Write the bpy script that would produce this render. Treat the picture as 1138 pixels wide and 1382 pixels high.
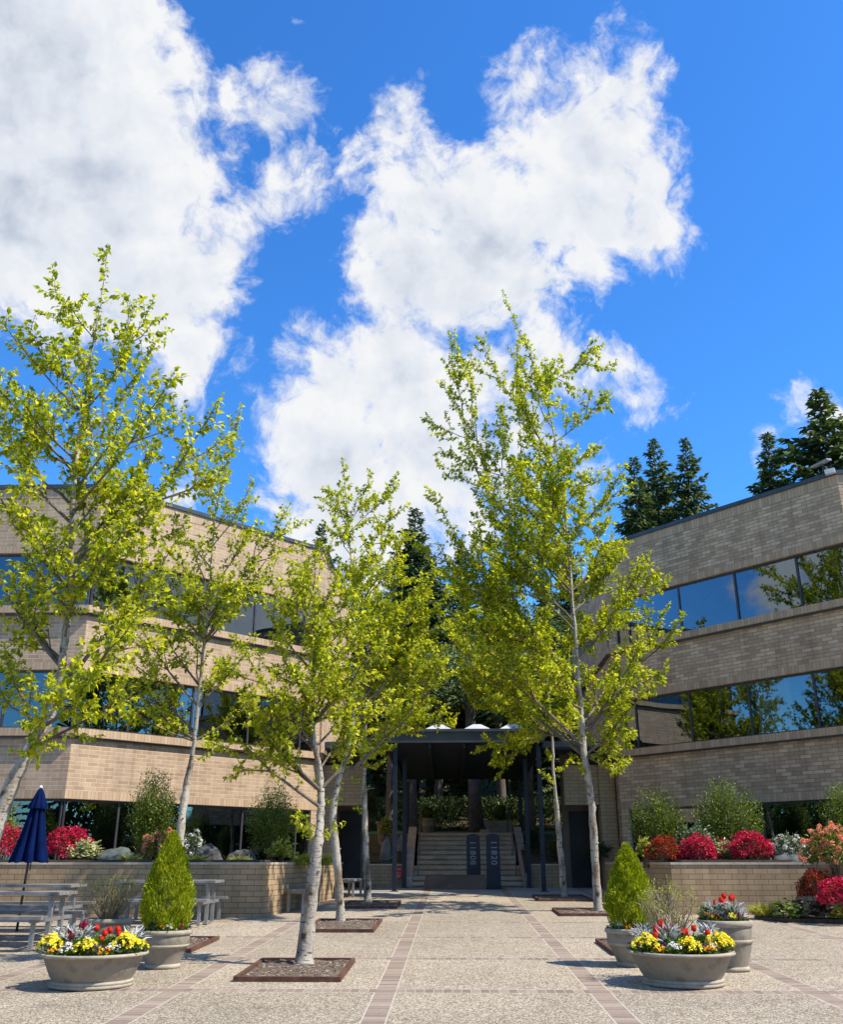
import bpy, math, random
import numpy as np
from mathutils import Vector, Matrix

for o in list(bpy.data.objects):
    bpy.data.objects.remove(o)
SC = bpy.context.scene
COL = SC.collection
R = math.radians

# ------------------------------------------------------------ camera
cd = bpy.data.cameras.new('camera')
cam = bpy.data.objects.new('camera', cd)
COL.objects.link(cam)
cam.location = (0, 0, 1.6)
cam.rotation_euler = (R(90 + 20.462), 0, R(1.697))
cd.sensor_fit = 'HORIZONTAL'
cd.sensor_width = 36.0
cd.lens = 36.0 * 1265 / 1138
cd.clip_end = 3000
cd.clip_start = 0.1
SC.camera = cam

# ------------------------------------------------------------ view, exposure
SC.render.engine = 'CYCLES'
SC.view_settings.view_transform = 'Standard'
SC.view_settings.look = 'None'
SC.view_settings.gamma = 1
SC.view_settings.exposure = 0.60
SC.view_settings.use_curve_mapping = False
SC.cycles.max_bounces = 6
SC.cycles.transparent_max_bounces = 12

# ------------------------------------------------------------ sun
SUN_EL = 53.0
SUN_AZ = math.atan2(0.97, -0.25)          # clockwise from +Y
sdir = Vector((math.sin(SUN_AZ) * math.cos(R(SUN_EL)), math.cos(SUN_AZ) * math.cos(R(SUN_EL)), math.sin(R(SUN_EL))))
sl = bpy.data.lights.new('sun', 'SUN')
sl.energy = 4.7
sl.angle = R(0.53)
sl.color = (1.0, 0.91, 0.77)
sun = bpy.data.objects.new('sun', sl)
COL.objects.link(sun)
sun.rotation_euler = sdir.to_track_quat('Z', 'Y').to_euler()
sun.location = sdir * 60

# ------------------------------------------------------------ world: sky with clouds
BLOBS = [[-0.36,0.64,0.679,0.147],[-0.333,0.722,0.607,0.136],[-0.292,0.784,0.548,0.091],[-0.399,0.722,0.566,0.113],[-0.158,0.722,0.674,0.039],[-0.146,0.753,0.642,0.032],[-0.181,0.703,0.688,0.026],[-0.262,0.829,0.494,0.045],[-0.213,0.853,0.477,0.021],[-0.057,0.729,0.682,0.031],[-0.04,0.741,0.67,0.029],[-0.087,0.736,0.671,0.021],[-0.03,0.782,0.622,0.059],[-0.076,0.798,0.598,0.037],[0.038,0.785,0.618,0.053],[-0.209,0.73,0.651,0.029],[-0.108,0.766,0.633,0.022],[-0.099,0.744,0.66,0.016],[-0.031,0.822,0.569,0.068],[0.038,0.805,0.592,0.086],[0.127,0.696,0.706,0.026],[0.091,0.709,0.7,0.031],[0.181,0.697,0.694,0.025],[0.139,0.742,0.656,0.077],[0.203,0.747,0.633,0.042],[0.119,0.783,0.61,0.076],[0.199,0.778,0.595,0.032],[0.076,0.829,0.554,0.053],[-0.001,0.839,0.544,0.046],[0.152,0.862,0.484,0.038],[0.197,0.869,0.453,0.017],[0.244,0.864,0.441,0.007],[0.114,0.866,0.487,0.038],[-0.126,0.87,0.476,0.058],[-0.102,0.85,0.517,0.023],[-0.049,0.88,0.472,0.088],[-0.156,0.857,0.491,0.021],[0.029,0.885,0.464,0.058],[-0.12,0.905,0.407,0.088],[-0.185,0.89,0.418,0.029],[-0.018,0.916,0.402,0.091],[-0.179,0.911,0.372,0.039],[0.076,0.904,0.421,0.039],[-0.098,0.935,0.342,0.087],[-0.271,0.896,0.353,0.02],[0.351,0.847,0.4,0.017],[0.323,0.863,0.388,0.009],[0.366,0.838,0.406,0.012],[0.151,0.908,0.392,0.009],[0.028,0.939,0.342,0.047],[-0.407,0.765,0.5,0.017]]
def build_world():
    w = bpy.data.worlds.new('World')
    SC.world = w
    w.use_nodes = True
    nt = w.node_tree
    nt.nodes.clear()
    N = lambda t: nt.nodes.new(t)
    L = nt.links.new
    def math_(op, a, b=None, c=None, clamp=False):
        n = N('ShaderNodeMath'); n.operation = op; n.use_clamp = clamp
        for i, x in enumerate((a, b, c)):
            if x is None: continue
            if isinstance(x, (int, float)): n.inputs[i].default_value = x
            else: L(x, n.inputs[i])
        return n.outputs[0]
    def vmath(op, a, b):
        n = N('ShaderNodeVectorMath'); n.operation = op
        for i, x in enumerate((a, b)):
            if isinstance(x, (tuple, list)): n.inputs[i].default_value = x
            else: L(x, n.inputs[i])
        return n
    def noise(vec, scale, detail, rough, dist=0.0):
        n = N('ShaderNodeTexNoise'); n.inputs['Scale'].default_value = scale
        n.inputs['Detail'].default_value = detail; n.inputs['Roughness'].default_value = rough
        n.inputs['Distortion'].default_value = dist
        L(vec, n.inputs['Vector']); return n
    def smooth(x, a, b, o0=0.0, o1=1.0):
        n = N('ShaderNodeMapRange'); n.interpolation_type = 'SMOOTHSTEP'
        n.inputs[1].default_value = a; n.inputs[2].default_value = b
        n.inputs[3].default_value = o0; n.inputs[4].default_value = o1
        L(x, n.inputs[0]); return n.outputs[0]
    tc = N('ShaderNodeTexCoord')
    d0 = tc.outputs['Generated']
    wn = noise(d0, 7.0, 6, 0.6)
    off = vmath('SUBTRACT', wn.outputs['Color'], (0.5, 0.5, 0.5))
    sc = N('ShaderNodeVectorMath'); sc.operation = 'SCALE'; sc.inputs['Scale'].default_value = 0.07
    L(off.outputs[0], sc.inputs[0])
    d = vmath('ADD', d0, sc.outputs[0]).outputs[0]
    field = None
    for b in BLOBS + EXTRA_BLOBS:
        dist = vmath('DISTANCE', d, tuple(b[:3])).outputs['Value']
        s = math_('SUBTRACT', b[3], dist)
        field = s if field is None else math_('SMOOTH_MAX', field, s, 0.02)
    fbm = noise(d, 13.0, 10, 0.62, 0.4).outputs['Fac']
    fine = noise(d, 45.0, 6, 0.65, 0.3).outputs['Fac']
    edge = math_('ADD', math_('ADD', field, -0.013), math_('MULTIPLY', math_('SUBTRACT', fbm, 0.5), 0.17))
    edge = math_('ADD', edge, math_('MULTIPLY', math_('SUBTRACT', fine, 0.5), 0.05))
    def billow(vec):
        n = N('ShaderNodeTexVoronoi'); n.feature = 'F1'; n.inputs['Scale'].default_value = 15.0
        n.inputs['Detail'].default_value = 3.0; n.inputs['Roughness'].default_value = 0.55; n.inputs['Lacunarity'].default_value = 2.2
        n.normalize = True
        L(vec, n.inputs['Vector']); return math_('SUBTRACT', 1.0, n.outputs['Distance'])
    b0 = billow(d)
    toward = vmath('ADD', d, tuple(sdir * 0.018)).outputs[0]
    b1 = billow(toward)
    edge = math_('ADD', edge, math_('MULTIPLY', math_('SUBTRACT', b0, 0.62), 0.10))
    mask = smooth(edge, -0.018, 0.028)
    # clouds elsewhere in the sky (seen only mirrored in glass, and as light)
    sx = N('ShaderNodeSeparateXYZ'); L(d0, sx.inputs[0])
    rear = smooth(sx.outputs['Y'], -0.30, -0.55)
    g = noise(d, 2.6, 9, 0.58, 0.3).outputs['Fac']
    rm = math_('MULTIPLY', smooth(g, 0.54, 0.62), rear)
    mask = math_('MAXIMUM', mask, rm)
    # cloud shading: whiter at the rims, blue grey in the thick parts
    low = noise(d0, 5.5, 5, 0.55).outputs['Fac']
    thick = math_('ADD', field, math_('MULTIPLY', math_('SUBTRACT', low, 0.5), 0.22))
    sh = smooth(thick, -0.01, 0.17)
    puff = noise(d, 16.0, 7, 0.6, 0.2).outputs['Fac']
    sh = math_('ADD', sh, math_('MULTIPLY', math_('SUBTRACT', puff, 0.5), 0.55), clamp=True)
    sh = math_('ADD', sh, math_('MULTIPLY', math_('SUBTRACT', b1, b0), 1.5), clamp=True)
    ramp = N('ShaderNodeValToRGB')
    e = ramp.color_ramp.elements
    e[0].position = 0.0; e[0].color = (0.97, 0.98, 1.0, 1)
    e[1].position = 1.0; e[1].color = (0.50, 0.575, 0.70, 1)
    m = ramp.color_ramp.elements.new(0.45); m.color = (0.80, 0.85, 0.93, 1)
    L(sh, ramp.inputs[0])
    cs = N('ShaderNodeVectorMath'); cs.operation = 'SCALE'; cs.inputs['Scale'].default_value = 5.2
    L(ramp.outputs[0], cs.inputs[0])
    sky = N('ShaderNodeTexSky'); sky.sky_type = 'NISHITA'; sky.sun_disc = False
    sky.sun_elevation = R(SUN_EL); sky.sun_rotation = SUN_AZ
    sky.air_density = 1.0; sky.dust_density = 0.3; sky.ozone_density = 2.0; sky.altitude = 100
    hs = N('ShaderNodeHueSaturation'); hs.inputs['Saturation'].default_value = 1.22; hs.inputs['Value'].default_value = 1.0
    hs.inputs['Hue'].default_value = 0.508
    L(sky.outputs[0], hs.inputs['Color'])
    mx = N('ShaderNodeMix'); mx.data_type = 'RGBA'
    tint = N('ShaderNodeVectorMath'); tint.operation = 'MULTIPLY'; tint.inputs[1].default_value = (0.60, 1.18, 1.48)
    L(hs.outputs[0], tint.inputs[0])
    L(mask, mx.inputs['Factor']); L(tint.outputs[0], mx.inputs['A']); L(cs.outputs[0], mx.inputs['B'])
    bg = N('ShaderNodeBackground'); bg.inputs['Strength'].default_value = 0.12
    L(mx.outputs['Result'], bg.inputs['Color'])
    out = N('ShaderNodeOutputWorld'); L(bg.outputs[0], out.inputs[0])
# cloud banks low on the left and right, mirrored in the upper window bands
EXTRA_BLOBS = [[-0.925, -0.26, 0.265, 0.055], [-0.945, -0.205, 0.245, 0.035], [-0.88, -0.36, 0.28, 0.08], [0.93, -0.25, 0.26, 0.12], [0.96, -0.12, 0.26, 0.12]]
build_world()
SL = 0.0273                                # the plaza climbs gently towards the stairs
def gz(y): return SL * y

# ============================================================ mesh helpers
class MB:
    def __init__(s): s.v = []; s.f = []; s.uv = []; s.mi = []
    def face(s, idx, uv=None, m=0):
        s.f.append(tuple(idx)); s.uv.append(uv); s.mi.append(m)
    def poly(s, pts, m=0, uv=None):
        b = len(s.v); s.v += [tuple(p) for p in pts]
        s.face(range(b, b + len(pts)), uv or [(p[0], p[1]) for p in pts], m)
    def quadwall(s, a, b, z0, z1, u0=0.0, m=0, v0=0.0):
        L = math.hypot(b[0] - a[0], b[1] - a[1]); k = len(s.v)
        s.v += [(a[0], a[1], z0), (b[0], b[1], z0), (b[0], b[1], z1), (a[0], a[1], z1)]
        s.face((k, k + 1, k + 2, k + 3), [(u0, z0 - v0), (u0 + L, z0 - v0), (u0 + L, z1 - v0), (u0, z1 - v0)], m)
        return u0 + L
    def prism(s, pts, z0, z1, m=0, top=True, bot=True, v0=0.0):      # pts counter-clockwise
        u = 0.0; n = len(pts)
        for i in range(n): u = s.quadwall(pts[i], pts[(i + 1) % n], z0, z1, u, m, v0)
        if top: s.poly([(p[0], p[1], z1) for p in pts], m)
        if bot: s.poly([(p[0], p[1], z0) for p in reversed(pts)], m)
    def box(s, x0, x1, y0, y1, z0, z1, m=0, v0=0.0):
        s.prism([(x0, y0), (x1, y0), (x1, y1), (x0, y1)], z0, z1, m, v0=v0)
    def hexa(s, P, m=0):                                            # 8 points: bottom ring then top ring
        k = len(s.v); s.v += [tuple(p) for p in P]
        for q in ((3, 2, 1, 0), (4, 5, 6, 7), (0, 1, 5, 4), (1, 2, 6, 5), (2, 3, 7, 6), (3, 0, 4, 7)):
            pts = [P[i] for i in q]
            e1 = Vector(pts[1]) - Vector(pts[0]); e2 = Vector(pts[3]) - Vector(pts[0])
            s.face([k + i for i in q], [(0, 0), (e1.length, 0), (e1.length, e2.length), (0, e2.length)], m)
    def bar(s, a, b, w, h, m=0, up=(0, 0, 1)):                      # rectangular bar between two points
        a = Vector(a); b = Vector(b); d = (b - a).normalized(); up = Vector(up)
        sd = d.cross(up)
        if sd.length < 1e-4: sd = d.cross(Vector((1, 0, 0)))
        sd.normalize(); u = sd.cross(d)
        o = [sd * (-w / 2) - u * (h / 2), sd * (w / 2) - u * (h / 2), sd * (w / 2) + u * (h / 2), sd * (-w / 2) + u * (h / 2)]
        s.hexa([a + q for q in o][::1] + [b + q for q in o], m)
    def tube(s, pts, rad, n=6, m=0, cap=True, wob=0.0, rng=None):
        k = len(s.v); P = [Vector(p) for p in pts]
        nrm = None
        for i, p in enumerate(P):
            t = (P[min(i + 1, len(P) - 1)] - P[max(i - 1, 0)]).normalized()
            if nrm is None:
                nrm = t.cross(Vector((0.31, 0.95, 0.1))); nrm.normalize()
            nrm = (nrm - t * nrm.dot(t)).normalized()
            bn = t.cross(nrm)
            for j in range(n):
                a = 2 * math.pi * j / n
                r = rad[i] * (1 + (rng.uniform(-wob, wob) if wob else 0))
                s.v.append(tuple(p + nrm * (math.cos(a) * r) + bn * (math.sin(a) * r)))
        for i in range(len(P) - 1):
            for j in range(n):
                a = k + i * n + j; b = k + i * n + (j + 1) % n
                s.face((a, b, b + n, a + n), None, m)
        if cap:
            s.face([k + j for j in reversed(range(n))], None, m)
            s.face([k + (len(P) - 1) * n + j for j in range(n)], None, m)
    def lathe(s, prof, c=(0, 0, 0), n=40, m=0, sx=1.0, sy=1.0):
        k = len(s.v)
        for (r, z) in prof:
            for j in range(n):
                a = 2 * math.pi * j / n
                s.v.append((c[0] + r * sx * math.cos(a), c[1] + r * sy * math.sin(a), c[2] + z))
        for i in range(len(prof) - 1):
            for j in range(n):
                a = k + i * n + j; b = k + i * n + (j + 1) % n
                s.face((a, b, b + n, a + n), None, m)
        s.face([k + j for j in reversed(range(n))], None, m)
        s.face([k + (len(prof) - 1) * n + j for j in range(n)], None, m)

def wloc(o):
    v = Vector((0, 0, 0))
    while o is not None: v = v + Vector(o.location); o = o.parent
    return v
def obj(name, mb, mats, parent=None, smooth=False, loc=None, local=False):
    """mb in world coordinates; the vertices are shifted to the object's own origin"""
    me = bpy.data.meshes.new(name)
    o = bpy.data.objects.new(name, me); COL.objects.link(o)
    if loc is not None: o.location = loc
    base = wloc(parent) if parent else Vector((0, 0, 0))
    org = base if parent else (Vector(loc) if loc is not None else Vector((0, 0, 0)))
    if local: org = Vector((0, 0, 0))
    V = [(p[0] - org.x, p[1] - org.y, p[2] - org.z) for p in mb.v]
    me.from_pydata(V, [], mb.f)
    if any(u for u in mb.uv):
        ul = me.uv_layers.new(name='UVMap'); flat = []
        for f, u in zip(mb.f, mb.uv):
            for i in range(len(f)): flat += list(u[i]) if u else [0.0, 0.0]
        ul.data.foreach_set('uv', flat)
    if not isinstance(mats, (list, tuple)): mats = [mats]
    for m in mats: me.materials.append(m)
    if len(mats) > 1: me.polygons.foreach_set('material_index', mb.mi)
    if smooth: me.polygons.foreach_set('use_smooth', [True] * len(me.polygons))
    me.update()
    if parent: o.parent = parent
    return o
def bevel(o, w=0.01, seg=2):
    md = o.modifiers.new('bevel', 'BEVEL'); md.width = w; md.segments = seg; md.limit_method = 'ANGLE'; md.angle_limit = R(40)
def npobj(name, V, F, mat, parent=None, smooth=False):
    """V (n,3) array in world coordinates, F (m,k) array"""
    me = bpy.data.meshes.new(name)
    o = bpy.data.objects.new(name, me); COL.objects.link(o)
    if parent:
        V = V - np.array(wloc(parent)); o.parent = parent
    n, k = F.shape
    me.vertices.add(len(V)); me.vertices.foreach_set('co', V.astype(np.float32).ravel())
    me.loops.add(n * k); me.loops.foreach_set('vertex_index', F.astype(np.int32).ravel())
    me.polygons.add(n); me.polygons.foreach_set('loop_start', np.arange(0, n * k, k, dtype=np.int32))
    me.update(calc_edges=True)
    me.materials.append(mat)
    if smooth: me.polygons.foreach_set('use_smooth', [True] * n)
    return o
def tag(o, label=None, cat=None, group=None, kind=None):
    if label: o['label'] = label
    if cat: o['category'] = cat
    if group: o['group'] = group
    if kind: o['kind'] = kind
    return o
def thing(name, loc, label, cat, group=None):
    o = bpy.data.objects.new(name, None); COL.objects.link(o)
    o.location = loc; o.empty_display_size = 0.2
    return tag(o, label, cat, group)
def copy_tree(o, parent=None):
    c = o.copy(); COL.objects.link(c); c.parent = parent
    for ch in [x for x in ALLCH(o)]: copy_tree(ch, c)
    return c
def ALLCH(o): return [x for x in bpy.data.objects if x.parent == o]

def unit(A): return A / np.maximum(np.linalg.norm(A, axis=1, keepdims=True), 1e-9)
def leaf_arrays(P, D, S, rng, w=0.5, fold=0.08, droop=0.18, upbias=1.0):
    """folded leaves: 5 vertices, 4 triangles each"""
    n = len(P); D = unit(D)
    up = rng.normal(0, 0.55, (n, 3)); up[:, 2] += upbias
    side = unit(np.cross(D, up)); nr = np.cross(side, D)
    S = np.broadcast_to(np.asarray(S, float).reshape(-1, 1), (n, 1))
    a = P; l = P + D * S * 0.45 + side * S * w / 2 + nr * S * fold
    r = P + D * S * 0.45 - side * S * w / 2 + nr * S * fold
    m = P + D * S * 0.5 - nr * S * fold * 0.4
    t = P + D * S - nr * S * droop
    V = np.stack([a, l, r, m, t], 1).reshape(-1, 3)
    k = (np.arange(n) * 5)[:, None]
    F = np.concatenate([k + np.array([[0, 2, 3]]), k + np.array([[0, 3, 1]]), k + np.array([[2, 4, 3]]), k + np.array([[1, 3, 4]])], 1).reshape(-1, 3)
    return V, F
def join_arrays(L):
    Vs, Fs, k = [], [], 0
    for V, F in L:
        Vs.append(V); Fs.append(F + k); k += len(V)
    return np.concatenate(Vs), np.concatenate(Fs)

# ============================================================ materials
def nodes(m):
    m.use_nodes = True
    nt = m.node_tree
    return nt, nt.nodes['Principled BSDF']
def mapping(nt, coord='Object', scale=(1, 1, 1)):
    tc = nt.nodes.new('ShaderNodeTexCoord'); mp = nt.nodes.new('ShaderNodeMapping')
    mp.inputs['Scale'].default_value = scale
    nt.links.new(tc.outputs[coord], mp.inputs['Vector']); return mp.outputs[0]
def mnoise(nt, vec, scale, detail=4, rough=0.55):
    n = nt.nodes.new('ShaderNodeTexNoise'); n.inputs['Scale'].default_value = scale
    n.inputs['Detail'].default_value = detail; n.inputs['Roughness'].default_value = rough
    if vec is not None: nt.links.new(vec, n.inputs['Vector'])
    return n.outputs['Fac']
def mramp(nt, fac, stops):
    r = nt.nodes.new('ShaderNodeValToRGB'); e = r.color_ramp.elements
    while len(e) < len(stops): e.new(0.5)
    for i, (p, c) in enumerate(stops): e[i].position = p; e[i].color = (*c, 1)
    nt.links.new(fac, r.inputs[0]); return r.outputs[0]
def mmix(nt, fac, a, b, mode='MIX'):
    n = nt.nodes.new('ShaderNodeMix'); n.data_type = 'RGBA'; n.blend_type = mode
    for s, x in (('Factor', fac), ('A', a), ('B', b)):
        if isinstance(x, (int, float)): n.inputs[s].default_value = x
        elif isinstance(x, tuple): n.inputs[s].default_value = (*x, 1)
        else: nt.links.new(x, n.inputs[s])
    return n.outputs['Result']
def mmath(nt, op, a, b=0.0, c=0.0):
    n = nt.nodes.new('ShaderNodeMath'); n.operation = op
    for i, x in enumerate((a, b, c)):
        if isinstance(x, (int, float)): n.inputs[i].default_value = x
        else: nt.links.new(x, n.inputs[i])
    return n.outputs[0]
def mbump(nt, h, bs, strength=0.3, dist=0.01):
    b = nt.nodes.new('ShaderNodeBump'); b.inputs['Strength'].default_value = strength; b.inputs['Distance'].default_value = dist
    nt.links.new(h, b.inputs['Height']); nt.links.new(b.outputs[0], bs.inputs['Normal'])
def mottled(name, c1, c2, scale=6.0, rough=0.7, bump=0.0, metal=0.0, detail=5, spec=None, c3=None):
    m = bpy.data.materials.new(name); nt, bs = nodes(m)
    v = mapping(nt)
    f = mnoise(nt, v, scale, detail)
    st = [(0.32, c1), (0.68, c2)] if c3 is None else [(0.3, c1), (0.5, c2), (0.7, c3)]
    nt.links.new(mramp(nt, f, st), bs.inputs['Base Color'])
    bs.inputs['Roughness'].default_value = rough; bs.inputs['Metallic'].default_value = metal
    if spec is not None: bs.inputs['Specular IOR Level'].default_value = spec
    if bump: mbump(nt, mnoise(nt, v, scale * 5, 5), bs, bump, 0.01)
    return m
def brick_mat(name, c1, c2, mortar, w=0.30, h=0.10, ms=0.006, offset=0.5, bump=0.6):
    m = bpy.data.materials.new(name); nt, bs = nodes(m)
    uv = nt.nodes.new('ShaderNodeUVMap'); uv.uv_map = 'UVMap'
    def bt(a, b, mo):
        t = nt.nodes.new('ShaderNodeTexBrick'); t.offset = offset; t.offset_frequency = 2; t.squash = 1
        t.inputs['Scale'].default_value = 1.0; t.inputs['Mortar Size'].default_value = ms
        t.inputs['Mortar Smooth'].default_value = 0.2; t.inputs['Bias'].default_value = -0.1
        t.inputs['Brick Width'].default_value = w; t.inputs['Row Height'].default_value = h
        t.inputs['Color1'].default_value = (*a, 1); t.inputs['Color2'].default_value = (*b, 1); t.inputs['Mortar'].default_value = (*mo, 1)
        nt.links.new(uv.outputs[0], t.inputs['Vector']); return t
    t = bt(c1, c2, mortar)
    big = mnoise(nt, uv.outputs[0], 0.7, 4)
    col = mmix(nt, 0.55, t.outputs['Color'], mramp(nt, big, [(0.3, (0.78, 0.77, 0.78)), (0.7, (1.12, 1.1, 1.05))]), 'MULTIPLY')
    gr = mnoise(nt, uv.outputs[0], 55, 4)
    col = mmix(nt, 0.45, col, mramp(nt, gr, [(0.3, (0.7, 0.7, 0.7)), (0.7, (1.2, 1.2, 1.2))]), 'MULTIPLY')
    # vertical weather streaks
    mp = nt.nodes.new('ShaderNodeMapping'); mp.inputs['Scale'].default_value = (1.6, 0.12, 1)
    nt.links.new(uv.outputs[0], mp.inputs[0])
    stn = mnoise(nt, mp.outputs[0], 2.0, 6, 0.65)
    col = mmix(nt, 0.85, col, mramp(nt, stn, [(0.32, (0.76, 0.74, 0.73)), (0.58, (1.05, 1.05, 1.05))]), 'MULTIPLY')
    nt.links.new(col, bs.inputs['Base Color']); bs.inputs['Roughness'].default_value = 0.88
    hgt = mmath(nt, 'ADD', mmath(nt, 'MULTIPLY', t.outputs['Fac'], -1.0), mmath(nt, 'MULTIPLY', gr, 0.35))
    mbump(nt, hgt, bs, bump, 0.008)
    return m
def leaf_mat(name, c1, c2, c3, trans=0.4, rough=0.45, spec=0.35, tcol=None):
    m = bpy.data.materials.new(name); nt, bs = nodes(m)
    g = nt.nodes.new('ShaderNodeNewGeometry')
    col = mramp(nt, g.outputs['Random Per Island'], [(0.0, c1), (0.55, c2), (1.0, c3)])
    nt.links.new(col, bs.inputs['Base Color']); bs.inputs['Roughness'].default_value = rough
    bs.inputs['Specular IOR Level'].default_value = spec
    if trans:
        tr = nt.nodes.new('ShaderNodeBsdfTranslucent')
        nt.links.new(mmix(nt, 1.0, col, tcol or (1.25, 1.2, 0.55), 'MULTIPLY'), tr.inputs['Color'])
        mx = nt.nodes.new('ShaderNodeMixShader'); mx.inputs[0].default_value = trans
        out = nt.nodes['Material Output']
        nt.links.new(bs.outputs[0], mx.inputs[1]); nt.links.new(tr.outputs[0], mx.inputs[2]); nt.links.new(mx.outputs[0], out.inputs[0])
    return m

def plaza_mat():
    m = bpy.data.materials.new('plaza_paving'); nt, bs = nodes(m)
    tc = nt.nodes.new('ShaderNodeTexCoord'); v = tc.outputs['Object']
    sx = nt.nodes.new('ShaderNodeSeparateXYZ'); nt.links.new(v, sx.inputs[0])
    X, Y = sx.outputs['X'], sx.outputs['Y']
    # exposed aggregate
    vo = nt.nodes.new('ShaderNodeTexVoronoi'); vo.inputs['Scale'].default_value = 62.0; vo.inputs['Randomness'].default_value = 1.0
    nt.links.new(v, vo.inputs['Vector'])
    sep = nt.nodes.new('ShaderNodeSeparateColor'); nt.links.new(vo.outputs['Color'], sep.inputs[0])
    agg = mramp(nt, sep.outputs[0], [(0.0, (0.19, 0.15, 0.11)), (0.25, (0.36, 0.305, 0.235)), (0.6, (0.51, 0.445, 0.35)), (1.0, (0.76, 0.70, 0.58))])
    grout = mramp(nt, vo.outputs['Distance'], [(0.30, (1, 1, 1)), (0.62, (0.52, 0.49, 0.44))])
    agg = mmix(nt, 1.0, agg, grout, 'MULTIPLY')
    big = mnoise(nt, v, 0.45, 6, 0.6)
    agg = mmix(nt, 0.7, agg, mramp(nt, big, [(0.3, (0.80, 0.79, 0.77)), (0.68, (1.1, 1.09, 1.07))]), 'MULTIPLY')
    med = mnoise(nt, v, 3.1, 6, 0.7)
    agg = mmix(nt, 0.45, agg, mramp(nt, med, [(0.3, (0.72, 0.70, 0.68)), (0.65, (1.1, 1.1, 1.08))]), 'MULTIPLY')
    def cellid(c, first, per): return mmath(nt, 'FLOOR', mmath(nt, 'DIVIDE', mmath(nt, 'ADD', c, 50 * per - first), per))
    wn = nt.nodes.new('ShaderNodeTexWhiteNoise'); wn.noise_dimensions = '2D'
    cx = nt.nodes.new('ShaderNodeCombineXYZ'); nt.links.new(cellid(X, -0.715, 2.28), cx.inputs[0]); nt.links.new(cellid(Y, 11.21, 2.735), cx.inputs[1])
    nt.links.new(cx.outputs[0], wn.inputs['Vector'])
    agg = mmix(nt, 1.0, agg, mramp(nt, wn.outputs['Value'], [(0.0, (0.88, 0.88, 0.87)), (1.0, (1.09, 1.08, 1.06))]), 'MULTIPLY')
    # hairline cracks
    vc = nt.nodes.new('ShaderNodeTexVoronoi'); vc.feature = 'DISTANCE_TO_EDGE'; vc.inputs['Scale'].default_value = 0.42
    wv = nt.nodes.new('ShaderNodeMapping'); nt.links.new(v, wv.inputs[0])
    nn = nt.nodes.new('ShaderNodeTexNoise'); nn.inputs['Scale'].default_value = 2.5; nn.inputs['Detail'].default_value = 6; nt.links.new(v, nn.inputs['Vector'])
    va = nt.nodes.new('ShaderNodeVectorMath'); va.operation = 'MULTIPLY_ADD'; nt.links.new(nn.outputs['Color'], va.inputs[0]); va.inputs[1].default_value = (.5, .5, 0); nt.links.new(v, va.inputs[2])
    nt.links.new(va.outputs[0], vc.inputs['Vector'])
    agg = mmix(nt, 0.5, agg, mramp(nt, vc.outputs['Distance'], [(0.0, (0.45, 0.43, 0.4)), (0.004, (1, 1, 1))]), 'MULTIPLY')
    # plain concrete near the stairs
    pl = mmix(nt, 0.5, mramp(nt, mnoise(nt, v, 1.2, 6, .6), [(0.3, (0.26, 0.24, 0.21)), (0.7, (0.40, 0.375, 0.335))]), mramp(nt, mnoise(nt, v, 30, 3), [(0.3, (.8, .8, .8)), (.7, (1.15, 1.15, 1.15))]), 'MULTIPLY')
    isback = mmath(nt, 'GREATER_THAN', Y, 27.6)
    base = mmix(nt, isback, agg, pl)
    # brick bands: periodic soldier courses both ways
    def bandmask(c, first, per, half):
        t = mmath(nt, 'SUBTRACT', c, first - per / 2)
        t = mmath(nt, 'PINGPONG', mmath(nt, 'SUBTRACT', mmath(nt, 'ADD', c, 50 * per - first), 0.0), per / 2)
        return mmath(nt, 'LESS_THAN', t, half), t
    mxx, tx = bandmask(X, -0.715, 2.28, 0.105)
    myy, ty = bandmask(Y, 11.21, 2.735, 0.115)
    jx, _ = bandmask(X, -0.715, 2.28, 0.120)
    jy, _ = bandmask(Y, 11.21, 2.735, 0.130)
    # joints between the bricks
    wob = mmath(nt, 'MULTIPLY', mnoise(nt, v, 20, 2), 0.012)
    def joint(c, per, w):
        t = mmath(nt, 'PINGPONG', mmath(nt, 'ADD', c, 100.0 * per), per / 2)
        return mmath(nt, 'LESS_THAN', mmath(nt, 'SUBTRACT', t, mmath(nt, 'MULTIPLY', wob, 0.25)), w)
    def cellrand(c, per):
        f = mmath(nt, 'FLOOR', mmath(nt, 'DIVIDE', mmath(nt, "ADD", c, 100.0 * per), per))
        wn = nt.nodes.new('ShaderNodeTexWhiteNoise'); wn.noise_dimensions = '1D'; nt.links.new(f, wn.inputs['W']); return wn.outputs['Value']
    def brick_col(c):
        r = cellrand(c, 0.10)
        k = mramp(nt, r, [(0.0, (0.185, 0.135, 0.100)), (0.5, (0.245, 0.185, 0.142)), (1.0, (0.32, 0.255, 0.20))])
        k = mmix(nt, 0.5, k, mramp(nt, mnoise(nt, v, 14, 5, .7), [(0.3, (0.75, 0.75, 0.75)), (0.7, (1.25, 1.22, 1.2))]), 'MULTIPLY')
        return mmix(nt, joint(c, 0.10, 0.0028), k, (0.38, 0.33, 0.27))
    notback = mmath(nt, 'LESS_THAN', Y, 23.5)
    myy = mmath(nt, 'MULTIPLY', myy, notback); jy = mmath(nt, 'MULTIPLY', jy, notback)
    col = mmix(nt, mmath(nt, 'MAXIMUM', jx, jy), base, (0.44, 0.385, 0.31))
    col = mmix(nt, myy, col, brick_col(X))
    col = mmix(nt, mxx, col, brick_col(Y))
    # stains with a shape of their own
    st = mnoise(nt, v, 0.9, 8, 0.75)
    col = mmix(nt, 0.55, col, mramp(nt, st, [(0.28, (0.55, 0.54, 0.52)), (0.42, (1, 1, 1))]), 'MULTIPLY')
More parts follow.
